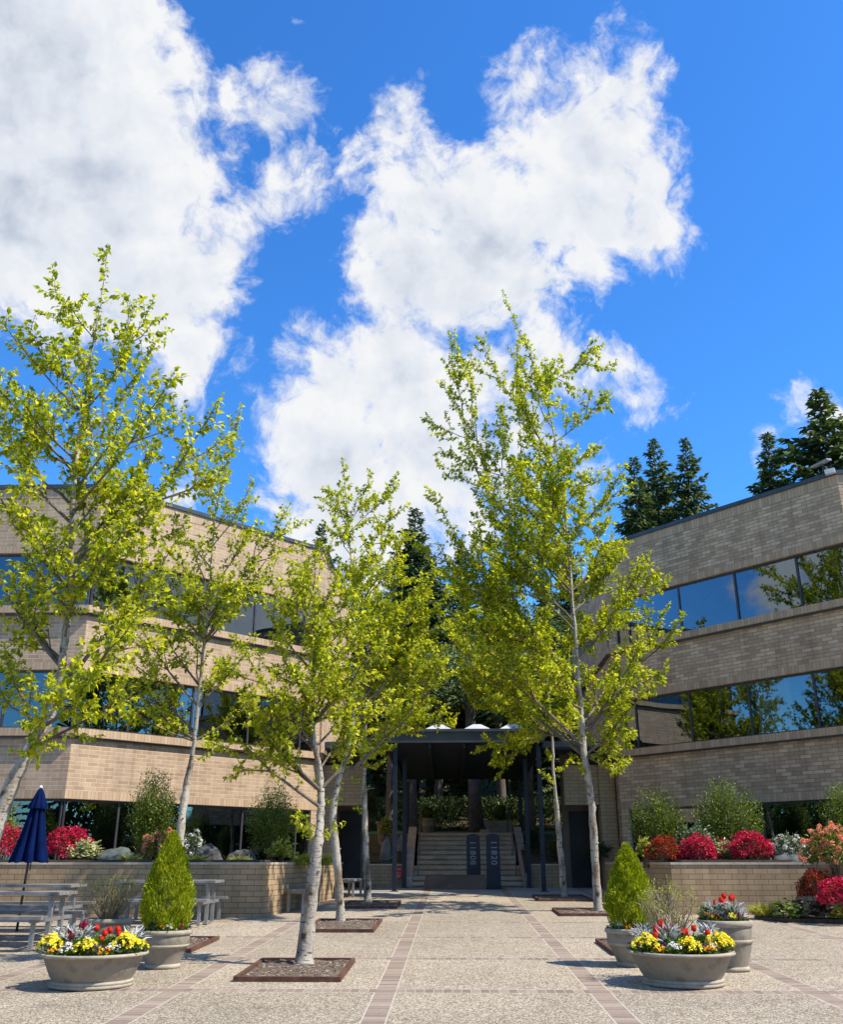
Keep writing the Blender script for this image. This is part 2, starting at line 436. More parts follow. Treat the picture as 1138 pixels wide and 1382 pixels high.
    nt.links.new(col, bs.inputs['Base Color']); bs.inputs['Roughness'].default_value = 0.85
    band = mmath(nt, 'MAXIMUM', mxx, myy)
    h = mmath(nt, 'MULTIPLY', mmath(nt, 'SUBTRACT', 1.0, vo.outputs['Distance']), mmath(nt, 'SUBTRACT', 1.0, band))
    mbump(nt, h, bs, 0.55, 0.006)
    return m

def glass_mat():
    m = bpy.data.materials.new('tinted_mirror_glass'); nt, bs = nodes(m)
    out = nt.nodes['Material Output']; nt.nodes.remove(bs)
    gl = nt.nodes.new('ShaderNodeBsdfGlossy'); gl.inputs['Roughness'].default_value = 0.0; gl.inputs['Color'].default_value = (0.36, 0.43, 0.50, 1)
    v = mapping(nt)
    b = nt.nodes.new('ShaderNodeBump'); b.inputs['Strength'].default_value = 0.10; b.inputs['Distance'].default_value = 0.02
    nt.links.new(mnoise(nt, v, 0.9, 1), b.inputs['Height']); nt.links.new(b.outputs[0], gl.inputs['Normal'])
    tr = nt.nodes.new('ShaderNodeBsdfTransparent'); tr.inputs['Color'].default_value = (0.80, 0.82, 0.80, 1)
    mx = nt.nodes.new('ShaderNodeMixShader')
    lw = nt.nodes.new('ShaderNodeLayerWeight'); lw.inputs['Blend'].default_value = 0.35
    nt.links.new(mmath(nt, 'ADD', mmath(nt, 'MULTIPLY', lw.outputs['Fresnel'], 0.70), 0.25), mx.inputs[0])
    nt.links.new(tr.outputs[0], mx.inputs[1]); nt.links.new(gl.outputs[0], mx.inputs[2]); nt.links.new(mx.outputs[0], out.inputs[0])
    return m
def bark_mat(name, base, dark, brown, amt=1.0):
    m = bpy.data.materials.new(name); nt, bs = nodes(m)
    v = mapping(nt, 'Object', (1, 1, 0.35))
    v2 = mapping(nt, 'Object', (1.3, 1.3, 4.0))
    col = mramp(nt, mnoise(nt, v, 4.5, 6, .68), [(0.38, brown), (0.50, base), (0.7, tuple(min(1, c * 1.18) for c in base))])
    spots = mramp(nt, mnoise(nt, v2, 7.0, 4, .6), [(0.56, (1, 1, 1)), (0.66, dark)])
    col = mmix(nt, amt, col, spots, 'MULTIPLY')
    knots = mramp(nt, mnoise(nt, mapping(nt, 'Object', (1, 1, .8)), 4.3, 2, .5), [(0.26, dark), (0.34, (1, 1, 1))])
    col = mmix(nt, amt, col, knots, 'MULTIPLY')
    nt.links.new(col, bs.inputs['Base Color']); bs.inputs['Roughness'].default_value = 0.75
    mbump(nt, mnoise(nt, v2, 9.0, 6, .65), bs, 0.7, 0.02)
    return m

M = {}
M['brick'] = brick_mat('sunlit_joint_brick', (0.40, 0.28, 0.18), (0.545, 0.405, 0.275), (0.68, 0.54, 0.40), ms=0.007)  # joints coloured paler to stand for the sun on the left building
M['brick_shade_joint'] = brick_mat('shaded_joint_brick', (0.44, 0.31, 0.20), (0.72, 0.535, 0.355), (0.27, 0.19, 0.125), ms=0.0075)  # joints coloured darker, the shade of the right building put into them
M['soldier'] = brick_mat('soldier_course', (0.47, 0.33, 0.21), (0.60, 0.445, 0.295), (0.36, 0.255, 0.17), w=0.10, h=4.0, offset=0.0, ms=0.007)
M['wallbrick'] = brick_mat('planter_brick', (0.36, 0.255, 0.145), (0.44, 0.325, 0.19), (0.16, 0.105, 0.06), w=0.30, h=0.105, ms=0.006)
M['wallcap'] = mottled('planter_ledge', (0.42, 0.35, 0.26), (0.55, 0.47, 0.37), 5, 0.85, 0.3)
M['metal_dark'] = mottled('coping_metal', (0.045, 0.052, 0.062), (0.065, 0.075, 0.088), 3, 0.4, 0.0, 0.3)
M['frame'] = mottled('window_frame', (0.05, 0.048, 0.05), (0.075, 0.07, 0.072), 4, 0.4, 0, 0.3)
M['glass'] = glass_mat()
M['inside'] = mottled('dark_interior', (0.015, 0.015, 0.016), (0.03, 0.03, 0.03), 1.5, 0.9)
M['curtain'] = mottled('curtain_cloth', (0.66, 0.62, 0.42), (0.80, 0.76, 0.56), 3, 0.9)
M['plaza'] = plaza_mat()
M['soil'] = mottled('soil', (0.035, 0.024, 0.016), (0.10, 0.07, 0.048), 14, 0.95, 0.8)
M['mulch'] = None
M['steel_rust'] = mottled('rusty_edging', (0.055, 0.022, 0.014), (0.14, 0.06, 0.035), 9, 0.75, 0.3)
M['concrete'] = mottled('concrete', (0.24, 0.215, 0.185), (0.36, 0.33, 0.29), 3, 0.88, 0.3)
M['concrete_light'] = mottled('pale_concrete', (0.42, 0.37, 0.32), (0.56, 0.50, 0.44), 4, 0.85, 0.2)
M['stucco'] = mottled('tan_render', (0.36, 0.265, 0.19), (0.47, 0.36, 0.27), 1.4, 0.88, 0.25)
M['navy'] = mottled('navy_steel', (0.010, 0.017, 0.032), (0.017, 0.028, 0.050), 3, 0.45, 0, 0.2)
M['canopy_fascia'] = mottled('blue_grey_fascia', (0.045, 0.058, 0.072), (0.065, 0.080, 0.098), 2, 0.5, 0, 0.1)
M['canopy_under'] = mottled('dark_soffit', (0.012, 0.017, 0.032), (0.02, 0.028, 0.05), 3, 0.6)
M['skylight'] = mottled('white_acrylic', (0.45, 0.46, 0.46), (0.58, 0.59, 0.59), 3, 0.35)
M['navycloth'] = mottled('navy_canvas', (0.001, 0.006, 0.040), (0.002, 0.014, 0.085), 5, 0.9, 0.15, spec=0.08)
M['white'] = mottled('white_paint', (0.72, 0.72, 0.72), (0.8, 0.8, 0.8), 5, 0.5)
M['letter'] = mottled('pale_lettering', (0.24, 0.27, 0.31), (0.31, 0.35, 0.39), 9, 0.5)
M['red'] = mottled('red_sign_paint', (0.42, 0.022, 0.025), (0.50, 0.03, 0.03), 4, 0.5)
M['pot'] = mottled('weathered_cast_stone', (0.14, 0.118, 0.088), (0.27, 0.235, 0.18), 5.5, 0.85, 0.35, c3=(0.215, 0.185, 0.14))
M['potrim'] = mottled('pale_cast_stone', (0.26, 0.225, 0.17), (0.40, 0.355, 0.28), 7, 0.8, 0.3)
M['tablemetal'] = mottled('weathered_grey_planks', (0.17, 0.165, 0.16), (0.30, 0.295, 0.285), 5, 0.55, 0.15, 0.2)
M['tableleg'] = mottled('galvanised_frame', (0.25, 0.25, 0.255), (0.36, 0.36, 0.365), 6, 0.45, 0.1, 0.5)
M['rock'] = mottled('granite_rock', (0.03, 0.028, 0.027), (0.12, 0.112, 0.105), 6, 0.85, 0.9)
M['rockgreen'] = mottled('grey_green_rock', (0.045, 0.058, 0.052), (0.11, 0.13, 0.118), 3, 0.8, 0.5)
M['rockpale'] = mottled('pale_rock', (0.20, 0.19, 0.17), (0.36, 0.35, 0.32), 5, 0.85, 0.8)
M['ground'] = mottled('rough_grass', (0.030, 0.030, 0.012), (0.085, 0.065, 0.032), 1.3, 0.95, 0.6, c3=(0.05, 0.052, 0.018))
M['lawn'] = mottled('lawn', (0.06, 0.12, 0.018), (0.13, 0.21, 0.03), 9, 0.9, 0.5)
M['birch'] = bark_mat('birch_bark', (0.37, 0.335, 0.275), (0.13, 0.09, 0.06), (0.17, 0.118, 0.072))
M['branch'] = bark_mat('birch_limb_bark', (0.155, 0.125, 0.085), (0.3, 0.24, 0.18), (0.085, 0.06, 0.038), 0.7)
M['twig'] = mottled('twig_bark', (0.12, 0.085, 0.05), (0.22, 0.17, 0.11), 9, 0.8)
M['darkbark'] = mottled('conifer_bark', (0.07, 0.058, 0.048), (0.16, 0.14, 0.12), 6, 0.9, 0.9)
M['leaf_birch'] = leaf_mat('lime_leaves', (0.15, 0.225, 0.008), (0.42, 0.48, 0.014), (0.76, 0.73, 0.05), 0.52)
M['leaf_conifer'] = leaf_mat('conifer_needles', (0.045, 0.085, 0.034), (0.095, 0.145, 0.055), (0.21, 0.24, 0.085), 0.25, 0.6, 0.2)
M['leaf_shrub'] = leaf_mat('shrub_leaves', (0.05, 0.095, 0.012), (0.13, 0.19, 0.020), (0.30, 0.35, 0.045), 0.25)
M['leaf_dark'] = leaf_mat('dark_leaves', (0.018, 0.045, 0.010), (0.035, 0.075, 0.014), (0.07, 0.12, 0.02), 0.15)
M['leaf_lime'] = leaf_mat('yellow_green_leaves', (0.18, 0.22, 0.03), (0.36, 0.38, 0.05), (0.62, 0.58, 0.12), 0.3)
M['leaf_cypress'] = leaf_mat('golden_cypress', (0.17, 0.23, 0.008), (0.32, 0.39, 0.014), (0.52, 0.56, 0.03), 0.3, 0.6, 0.15)
M['leaf_cream'] = leaf_mat('cream_variegated_leaves', (0.13, 0.19, 0.04), (0.42, 0.46, 0.20), (0.72, 0.70, 0.42), 0.25)
M['leaf_grey'] = leaf_mat('grey_green_leaves', (0.06, 0.10, 0.05), (0.12, 0.17, 0.09), (0.22, 0.27, 0.16), 0.2)
M['leaf_hosta'] = leaf_mat('hosta_leaves', (0.05, 0.12, 0.02), (0.12, 0.20, 0.03), (0.45, 0.50, 0.20), 0.25)
M['leaf_purple'] = leaf_mat('purple_leaves', (0.06, 0.03, 0.035), (0.13, 0.08, 0.07), (0.30, 0.27, 0.20), 0.2)
M['pet_crimson'] = leaf_mat('crimson_petals', (0.30, 0.005, 0.028), (0.66, 0.012, 0.075), (0.90, 0.07, 0.20), 0.3, 0.6, 0.2, (1.1, .8, .9))
M['pet_rust'] = leaf_mat('rust_red_petals', (0.30, 0.012, 0.010), (0.50, 0.030, 0.018), (0.62, 0.09, 0.04), 0.3, 0.6, 0.2, (1.1, .8, .7))
M['pet_salmon'] = leaf_mat('salmon_petals', (0.72, 0.20, 0.12), (0.85, 0.36, 0.22), (0.92, 0.62, 0.42), 0.3, 0.6, 0.2, (1.1, .9, .8))
M['pet_white'] = leaf_mat('white_petals', (0.72, 0.72, 0.62), (0.82, 0.82, 0.76), (0.9, 0.9, 0.86), 0.25, 0.6, 0.2, (1, 1, 1))
M['pet_yellow'] = leaf_mat('yellow_petals', (0.72, 0.60, 0.02), (0.88, 0.78, 0.04), (0.92, 0.86, 0.14), 0.25, 0.6, 0.2, (1.1, 1.0, .6))
M['pet_orange'] = leaf_mat('orange_petals', (0.80, 0.28, 0.01), (0.88, 0.42, 0.01), (0.90, 0.55, 0.02), 0.25, 0.6, 0.2, (1.1, .9, .6))
M['pet_red'] = leaf_mat('red_petals', (0.52, 0.012, 0.006), (0.72, 0.03, 0.01), (0.82, 0.09, 0.02), 0.3, 0.5, 0.3, (1.2, .8, .6))
M['pet_maroon'] = leaf_mat('maroon_petals', (0.14, 0.004, 0.02), (0.26, 0.010, 0.04), (0.36, 0.02, 0.06), 0.25, 0.5, 0.3, (1.1, .8, .9))
M['pet_violet'] = leaf_mat('dark_violet_petals', (0.018, 0.010, 0.05), (0.045, 0.025, 0.12), (0.16, 0.08, 0.20), 0.2, 0.6, 0.2, (1, 1, 1))
M['leaf_silver'] = leaf_mat('silver_leaves', (0.42, 0.46, 0.46), (0.58, 0.62, 0.62), (0.74, 0.77, 0.76), 0.15, 0.7, 0.1, (1, 1, 1))
M['leaf_bed'] = leaf_mat('bedding_leaves', (0.03, 0.08, 0.012), (0.07, 0.14, 0.02), (0.15, 0.22, 0.03), 0.2)
def mulch_mat():
    m = bpy.data.materials.new('gravel_mulch'); nt, bs = nodes(m)
    v = mapping(nt)
    vo = nt.nodes.new('ShaderNodeTexVoronoi'); vo.inputs['Scale'].default_value = 34
    nt.links.new(v, vo.inputs['Vector'])
    sep = nt.nodes.new('ShaderNodeSeparateColor'); nt.links.new(vo.outputs['Color'], sep.inputs[0])
    col = mramp(nt, sep.outputs[0], [(0.0, (0.045, 0.028, 0.018)), (0.5, (0.12, 0.078, 0.05)), (0.9, (0.22, 0.16, 0.11)), (1.0, (0.45, 0.42, 0.38))])
    nt.links.new(col, bs.inputs['Base Color']); bs.inputs['Roughness'].default_value = 0.9
    mbump(nt, mmath(nt, 'SUBTRACT', 1.0, vo.outputs['Distance']), bs, 1.0, 0.02)
    return m
M['mulch'] = mulch_mat()

# ============================================================ ground
def hz(x, y):
    if y <= 31.72: return SL * y
    instair = abs(x - 0.43) < 1.9
    if y <= 35.2:
        t = (y - 31.5) / 3.7
        return (0.7 + 1.6 * t) if instair else (1.35 + 1.2 * t)
    if y < 40: return 2.5 + (y - 35.2) * 0.05
    h = 2.74 + (min(y, 95) - 40) * 0.27
    if y > 95: h += (min(y, 300) - 95) * 0.02
    return h + 0.5 * math.sin(x * 0.21 + y * 0.1) * min(1, (y - 40) / 12)
def build_ground():
    mb = MB()
    xs = [-500, -250, -120, -60, -40, -25, -16, -12, -9, -7, -5, -3.5, -2.5, -1.8, -1.48, -1.46, -0.5, 0.43, 1.4, 2.32, 2.34, 2.8, 3.5, 5, 7, 9, 12, 16, 20, 25, 32, 40, 60, 120, 250, 500]
    ys = [-300, -120, -40, 0, 20, 31.70, 31.74, 32.5, 33.8, 35.1, 35.25, 38, 40, 42, 45, 48, 52, 56, 60, 66, 72, 80, 88, 95, 120, 200, 300, 700]
    for y in ys:
        for x in xs: mb.v.append((x, y, hz(x, y) - (0.02 if y < 31.72 else 0.0)))
    n = len(xs)
    for j in range(len(ys) - 1):
        for i in range(n - 1):
            k = j * n + i; mb.face((k, k + 1, k + 1 + n, k + n))
    tag(obj('ground', mb, M['ground']), kind='structure')
    mb = MB()
    mb.poly([(-30, -12, gz(-12)), (30, -12, gz(-12)), (30, 31.47, gz(31.47)), (-30, 31.47, gz(31.47))])
    tag(obj('plaza', mb, M['plaza']), kind='structure')
    mb = MB()
    mb.poly([(-6, 35.3, 2.53), (8, 35.3, 2.53), (8, 39.9, 2.76), (-6, 39.9, 2.76)])
    tag(obj('lawn', mb, M['lawn']), kind='structure')
build_ground()

# ============================================================ buildings
CL, EL = (-9.6, 24.05), (-4.1, 30.0)
CR, ER = (10.5, 23.65), (5.14, 29.8)
PL = [(-34, 24.05), CL, EL, (-4.1, 39), (-34, 39)]
PR = [ER, CR, (36, 23.65), (36, 39), (5.14, 39)]
def offset(poly, d):
    out = []; n = len(poly)
    for i in range(n):
        p0, p1, p2 = Vector(poly[i - 1]), Vector(poly[i]), Vector(poly[(i + 1) % n])
        a = (p1 - p0).normalized(); b = (p2 - p1).normalized()
        na, nb = Vector((a.y, -a.x)), Vector((b.y, -b.x))
        k = (na + nb); k = k / max(0.2, k.dot(na) * 1.0) if True else k
        out.append(tuple(p1 + k * d))
    return out
def building(name, poly, ci, ei, label, wing_dir):
    """ci / ei: indices of the corner and the end of the slanting facade"""
    C, E = poly[ci], poly[ei]
    BR_ = M['brick'] if wing_dir < 0 else M['brick_shade_joint']
    B = thing(name, (C[0], C[1], 0), label, 'building')
    # brick storeys
    for (z0, z1, sb, st) in ((-1.0, 1.42, 0, 0), (3.08, 4.60, 1, 0), (6.30, 7.80, 1, 0), (9.50, 11.38, 1, 1)):
        mb = MB()
        a, b = z0 + (0.20 if sb else 0), z1 - (0.28 if st else 0)
        mb.prism(poly, a, b, top=not st, bot=not sb)
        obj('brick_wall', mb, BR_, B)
        if sb:
            mb = MB(); mb.prism(offset(poly, 0.006), z0, a, v0=z0, top=False); obj('soldier_course', mb, M['soldier'], B)
        if st:
            mb = MB(); mb.prism(offset(poly, 0.006), b, z1, v0=b, bot=False); obj('soldier_course', mb, M['soldier'], B)
    for z in (4.60, 7.80):
        mb = MB(); mb.prism(offset(poly, 0.13), z, z + 0.20, v0=z); obj('brick_sill', mb, M['soldier'], B)
        mb = MB(); mb.prism(offset(poly, 0.09), z - 0.045, z - 0.002); obj('sill_flashing', mb, M['metal_dark'], B)
    mb = MB(); mb.prism(offset(poly, 0.05), 11.382, 11.50); obj('roof_coping', mb, M['metal_dark'], B)
    core = offset(poly, -2.6)
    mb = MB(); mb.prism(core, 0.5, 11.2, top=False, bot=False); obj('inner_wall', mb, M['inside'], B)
    # window strips
    t = (Vector(E) - Vector(C)).normalized(); Lf = (Vector(E) - Vector(C)).length
    inward = Vector((t.y, -t.x))
    cen = Vector((sum(p[0] for p in poly) / len(poly), sum(p[1] for p in poly) / len(poly)))
    if (cen - Vector(C)).dot(inward) < 0: inward = -inward
    cuts = [0.0, 1.56, 3.50, 5.44, 7.40, 7.88]
    wings = []
    for (z0, z1, row) in ((1.42, 3.08, 0), (4.80, 6.30, 1), (8.00, 9.50, 2)):
        for i in range(len(cuts) - 1):
            window(B, Vector(C) + t * cuts[i], Vector(C) + t * cuts[i + 1], inward, z0, z1, (row, i), name)
        # end pier
        a, b = Vector(C) + t * 7.88, Vector(E)
        q = [a, b, b + inward * 0.5, a + inward * 0.5]
        if wing_dir > 0: q = [b, a, a + inward * 0.5, b + inward * 0.5]
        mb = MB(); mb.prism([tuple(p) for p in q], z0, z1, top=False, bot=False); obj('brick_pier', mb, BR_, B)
        # return wall towards the back, set just behind the pier
        x0, x1 = sorted((E[0], E[0] + wing_dir * 0.4))
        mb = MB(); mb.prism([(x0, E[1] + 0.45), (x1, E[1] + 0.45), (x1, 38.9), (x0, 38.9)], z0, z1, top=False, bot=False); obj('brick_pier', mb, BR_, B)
        # straight wing facing the camera
        for i in range(6):
            a = Vector((C[0] + wing_dir * i * 1.95, C[1])); b = Vector((C[0] + wing_dir * (i + 1) * 1.95, C[1]))
            window(B, a, b, Vector((0, 1)), z0, z1, (row, -1 - i), name)
        xa, xb = sorted((C[0] + wing_dir * 11.7, poly[0][0] if wing_dir < 0 else 36))
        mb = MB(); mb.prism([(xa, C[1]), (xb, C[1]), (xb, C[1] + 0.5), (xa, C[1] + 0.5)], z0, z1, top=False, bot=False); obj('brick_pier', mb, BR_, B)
        xo = -34 if wing_dir < 0 else 36
        xa, xb = sorted((xo, xo - wing_dir * 0.4))
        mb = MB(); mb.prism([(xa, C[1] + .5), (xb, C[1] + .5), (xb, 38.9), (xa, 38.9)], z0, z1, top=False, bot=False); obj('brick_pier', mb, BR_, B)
    return B
def window(B, a, b, inw, z0, z1, rc, name):
    """one bay of a ribbon window: frame, pane, and a mullion on the far side"""
    fr = MB(); d = (b - a).normalized(); L = (b - a).length
    i0 = inw * 0.10; th = inw * 0.07
    def bx(u0, u1, za, zb, off=0.10, t=0.07):
        p = a + d * u0 + inw * off; q = a + d * u1 + inw * off
        r = q + inw * t; s = p + inw * t
        pts = [tuple(p), tuple(q), tuple(r), tuple(s)]
        ar = sum(pts[k][0] * pts[(k + 1) % 4][1] - pts[(k + 1) % 4][0] * pts[k][1] for k in range(4))
        if ar < 0: pts.reverse()
        return pts, za, zb
    fr.prism(*bx(0.0, L, z0 + .001, z0 + 0.055)); fr.prism(*bx(0.0, L, z1 - 0.055, z1 - .001))
    fr.prism(*bx(0.0, 0.028, z0 + 0.056, z1 - 0.056, 0.095, 0.08)); fr.prism(*bx(L - 0.028, L - .001, z0 + 0.056, z1 - 0.056, 0.095, 0.08))
    w = obj('window', fr, M['frame'], B)
    # every pane sits a hair out of true, so the reflections break from bay to bay
    rg = random.Random(int(a.x * 37 + a.y * 91 + z0 * 13)); pn = MB()
    j = [rg.uniform(-.006, .006) for _ in range(4)]
    def pt_(u, z, off): q = a + d * u + inw * off; return (q.x, q.y, z)
    u0, u1, za, zb = 0.029, L - 0.029, z0 + 0.056, z1 - 0.056
    P = [pt_(u0, za, .125 + j[0]), pt_(u1, za, .125 + j[1]), pt_(u1, za, .137 + j[1]), pt_(u0, za, .137 + j[0]), pt_(u0, zb, .125 + j[2]), pt_(u1, zb, .125 + j[0] - j[2] * -1 + j[1] - j[0]), pt_(u1, zb, .137 + j[2] + j[1] - j[0] + j[0]), pt_(u0, zb, .137 + j[2])]
    k1 = .125 + j[2] + j[1] - j[0]
    P[5] = pt_(u1, zb, k1); P[6] = pt_(u1, zb, k1 + .012)
    pn.hexa(P)
    obj('pane', pn, M['glass'], w)
    if name == 'right_building' and rc == (1, 1):
        cu = MB(); n = 60
        for k in range(n + 1):
            u = L - 0.06 - (L * 0.56) * k / n
            p = a + d * u + inw * (0.32 + 0.025 * math.sin(k * 1.25) + 0.012 * math.sin(k * .5))
            cu.v.append((p.x, p.y, z0 + 0.06)); cu.v.append((p.x, p.y, z1 - 0.03))
        for k in range(n): cu.face((2 * k, 2 * k + 2, 2 * k + 3, 2 * k + 1))
        o = obj('curtain', cu, M['curtain'], w, smooth=True)
BL = building('left_building', PL, 1, 2, 'sunlit three storey tan brick office building on the left with ribbon windows', -1)
BL.name = 'office_building'
BR = building('right_building', PR, 1, 0, 'shaded three storey brown brick office building on the right with ribbon windows', 1)
BR.name = 'office_building.001'

M['stucco_dark'] = mottled('dark_shaded_render', (0.10, 0.075, 0.055), (0.15, 0.115, 0.088), 1.4, 0.9, 0.2)  # render darkened in its colour for the shade under the canopy
def portal(x0, x1, label, door_x, pier):
    """rendered entrance wall between the brick facade and the canopy"""
    t = thing('entrance_wall', ((x0 + x1) / 2, 30.6, gz(30.6)), label, 'wall')
    mb = MB()
    mb.box(pier[0], pier[1], 30.35, 30.9, 0.7, 4.45); mb.box(min(x0, x1), max(x0, x1), 30.452, 30.85, 3.25, 4.45)
    obj('lintel_and_pier', mb, M['wallbrick'], t)
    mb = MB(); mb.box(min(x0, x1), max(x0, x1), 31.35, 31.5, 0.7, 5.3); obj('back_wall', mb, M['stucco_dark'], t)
    mb = MB(); mb.box(door_x[0], door_x[1], 31.28, 31.345, gz(31), 3.1)  # dark panel in place of the shade inside the entrance opening
    d = obj('dark_doorway', mb, M['inside'], t)
    return t
portal(-4.05, -2.75, 'tan rendered entrance wall at the end of the left building', (-3.5, -2.85), (-4.05, -3.55))
portal(3.55, 5.1, 'tan rendered entrance wall at the end of the right building', (3.75, 4.55), (4.62, 5.1))

def floodlight():
    t = thing('floodlight', (10.25, 23.6, 11.55), 'grey floodlight and sensor on the roof corner of the right building', 'floodlight')
    mb = MB(); mb.bar((10.25, 23.85, 11.50), (10.12, 23.45, 11.72), 0.05, 0.05); obj('bracket', mb, M['frame'], t)
    mb = MB(); mb.bar((9.90, 23.66, 11.60), (10.22, 23.30, 11.68), 0.30, 0.06, up=(-.15, -.25, 1)); o = obj('lamp_head', mb, M['tableleg'], t); bevel(o, .01)
    mb = MB(); mb.bar((10.10, 23.42, 11.34), (10.32, 23.30, 11.36), 0.14, 0.12); obj('sensor', mb, M['white'], t)
    mb = MB(); mb.bar((10.22, 23.62, 11.60), (10.2, 23.40, 11.38), 0.04, 0.04); obj('arm', mb, M['frame'], t)
floodlight()

# ============================================================ planters
def planter(name, pts, z0, z1, label, soil_in=0.30, mat='wallbrick'):
    c = (sum(p[0] for p in pts) / len(pts), sum(p[1] for p in pts) / len(pts))
    t = thing(name, (c[0], c[1], z0), label, 'planter')
    mb = MB(); mb.prism(pts, z0 - 0.4, z1 - 0.05, top=False, bot=False); obj('brick_side', mb, M[mat], t)
    mb = MB(); mb.prism(offset(pts, 0.015), z1 - 0.049, z1 - 0.004); obj('ledge', mb, M['wallcap'], t)
    mb = MB(); q = offset(pts, -soil_in)
    mb.prism(q, z1 - 0.003, z1 + 0.045, bot=False); o = obj('soil', mb, M['soil'], t)
    return t
planter('planter', [(-22, 20.35), (-3.78, 20.35), (-3.07, 26.2), (-3.07, 28.2), (-5.9, 27.75), (-9.75, 23.6), (-22, 23.6)], 0.55, 1.60, 'long tan brick planter with boulders and azaleas in front of the left building')
planter('planter', [(4.28, 27.9), (4.62, 21.2), (7.55, 21.2), (10.2, 17.6), (22, 17.6), (22, 23.2), (10.3, 23.2), (5.6, 28.6)], 0.55, 1.60, 'long tan brick planter with azaleas and shrubs in front of the right building')
planter('planter', [(-3.75, 31.55), (-1.45, 31.55), (-1.45, 31.85), (-3.75, 31.85)], 0.85, 1.55, 'dark low retaining wall left of the stairs', 0.1)
planter('planter', [(2.42, 31.55), (5.2, 31.55), (5.2, 31.85), (2.42, 31.85)], 0.85, 1.55, 'dark low retaining wall right of the stairs', 0.1)
mb = MB(); mb.prism([(6.25, 21.18), (5.95, 20.15), (6.3, 19.45), (7.4, 19.15), (12, 18.9), (12, 17.5), (10.2, 17.55), (7.6, 21.18)], 0.50, 0.60, bot=False)
o = obj('planting_bed', mb, M['soil']); tag(o, 'low soil bed at the foot of the right planter wall', 'flower bed')

# ============================================================ stairs
def stairs():
    t = thing('stairway', (0.5, 31.6, 0.86), 'broad concrete stairway climbing beneath the dark canopy', 'stairs')
    y, z = 31.6, 0.86
    for i in range(4):
        mb = MB(); mb.box(-1.22, 2.24, y, y + 0.30 if i < 3 else 32.9, 0.6, z + 0.1575 - 0.11)
        mb.box(-1.22, 2.24, y - 0.07, y + 0.30 if i < 3 else 32.9, z + 0.1575 - 0.109, z + 0.1575)
        obj('step', mb, M['step'], t); y += 0.30; z += 0.1575
    y = 32.9
    for i in range(7):
        mb = MB(); mb.box(-1.12, 2.12, y, y + 0.30 if i < 6 else 35.35, 0.8, z + 0.153 - 0.105)
        mb.box(-1.12, 2.12, y - 0.07, y + 0.30 if i < 6 else 35.35, z + 0.153 - 0.104, z + 0.153)
        obj('step', mb, M['step'], t); y += 0.30; z += 0.153
    for (xa, xb) in ((-1.50, -1.22), (2.24, 2.50)):
        mb = MB()
        xa2, xb2 = (xa, xb)
        P = [(xa2, 31.5, 0.7), (xb2, 31.5, 0.7), (xb2, 35.4, 0.7), (xa2, 35.4, 0.7), (xa2, 31.5, 1.18), (xb2, 31.5, 1.18), (xb2, 35.4, 2.78), (xa2, 35.4, 2.78)]
        mb.hexa(P); obj('cheek_wall', mb, M['concrete_light'], t)
    for x in (-1.05, 2.05):
        mb = MB()
        mb.tube([(x, 31.9, 1.10), (x, 31.9, 1.95), (x, 32.5, 2.15), (x, 35.2, 3.42), (x, 35.6, 3.42), (x, 35.6, 2.6)], [0.02] * 6, 6)
        mb.tube([(x, 33.4, 1.7), (x, 33.4, 2.58)], [0.018] * 2, 6)
        obj('handrail', mb, M['tableleg'], t, smooth=True)
M['step'] = mottled('step_concrete', (0.42, 0.32, 0.23), (0.62, 0.50, 0.38), 2.2, 0.85, 0.3)
stairs()

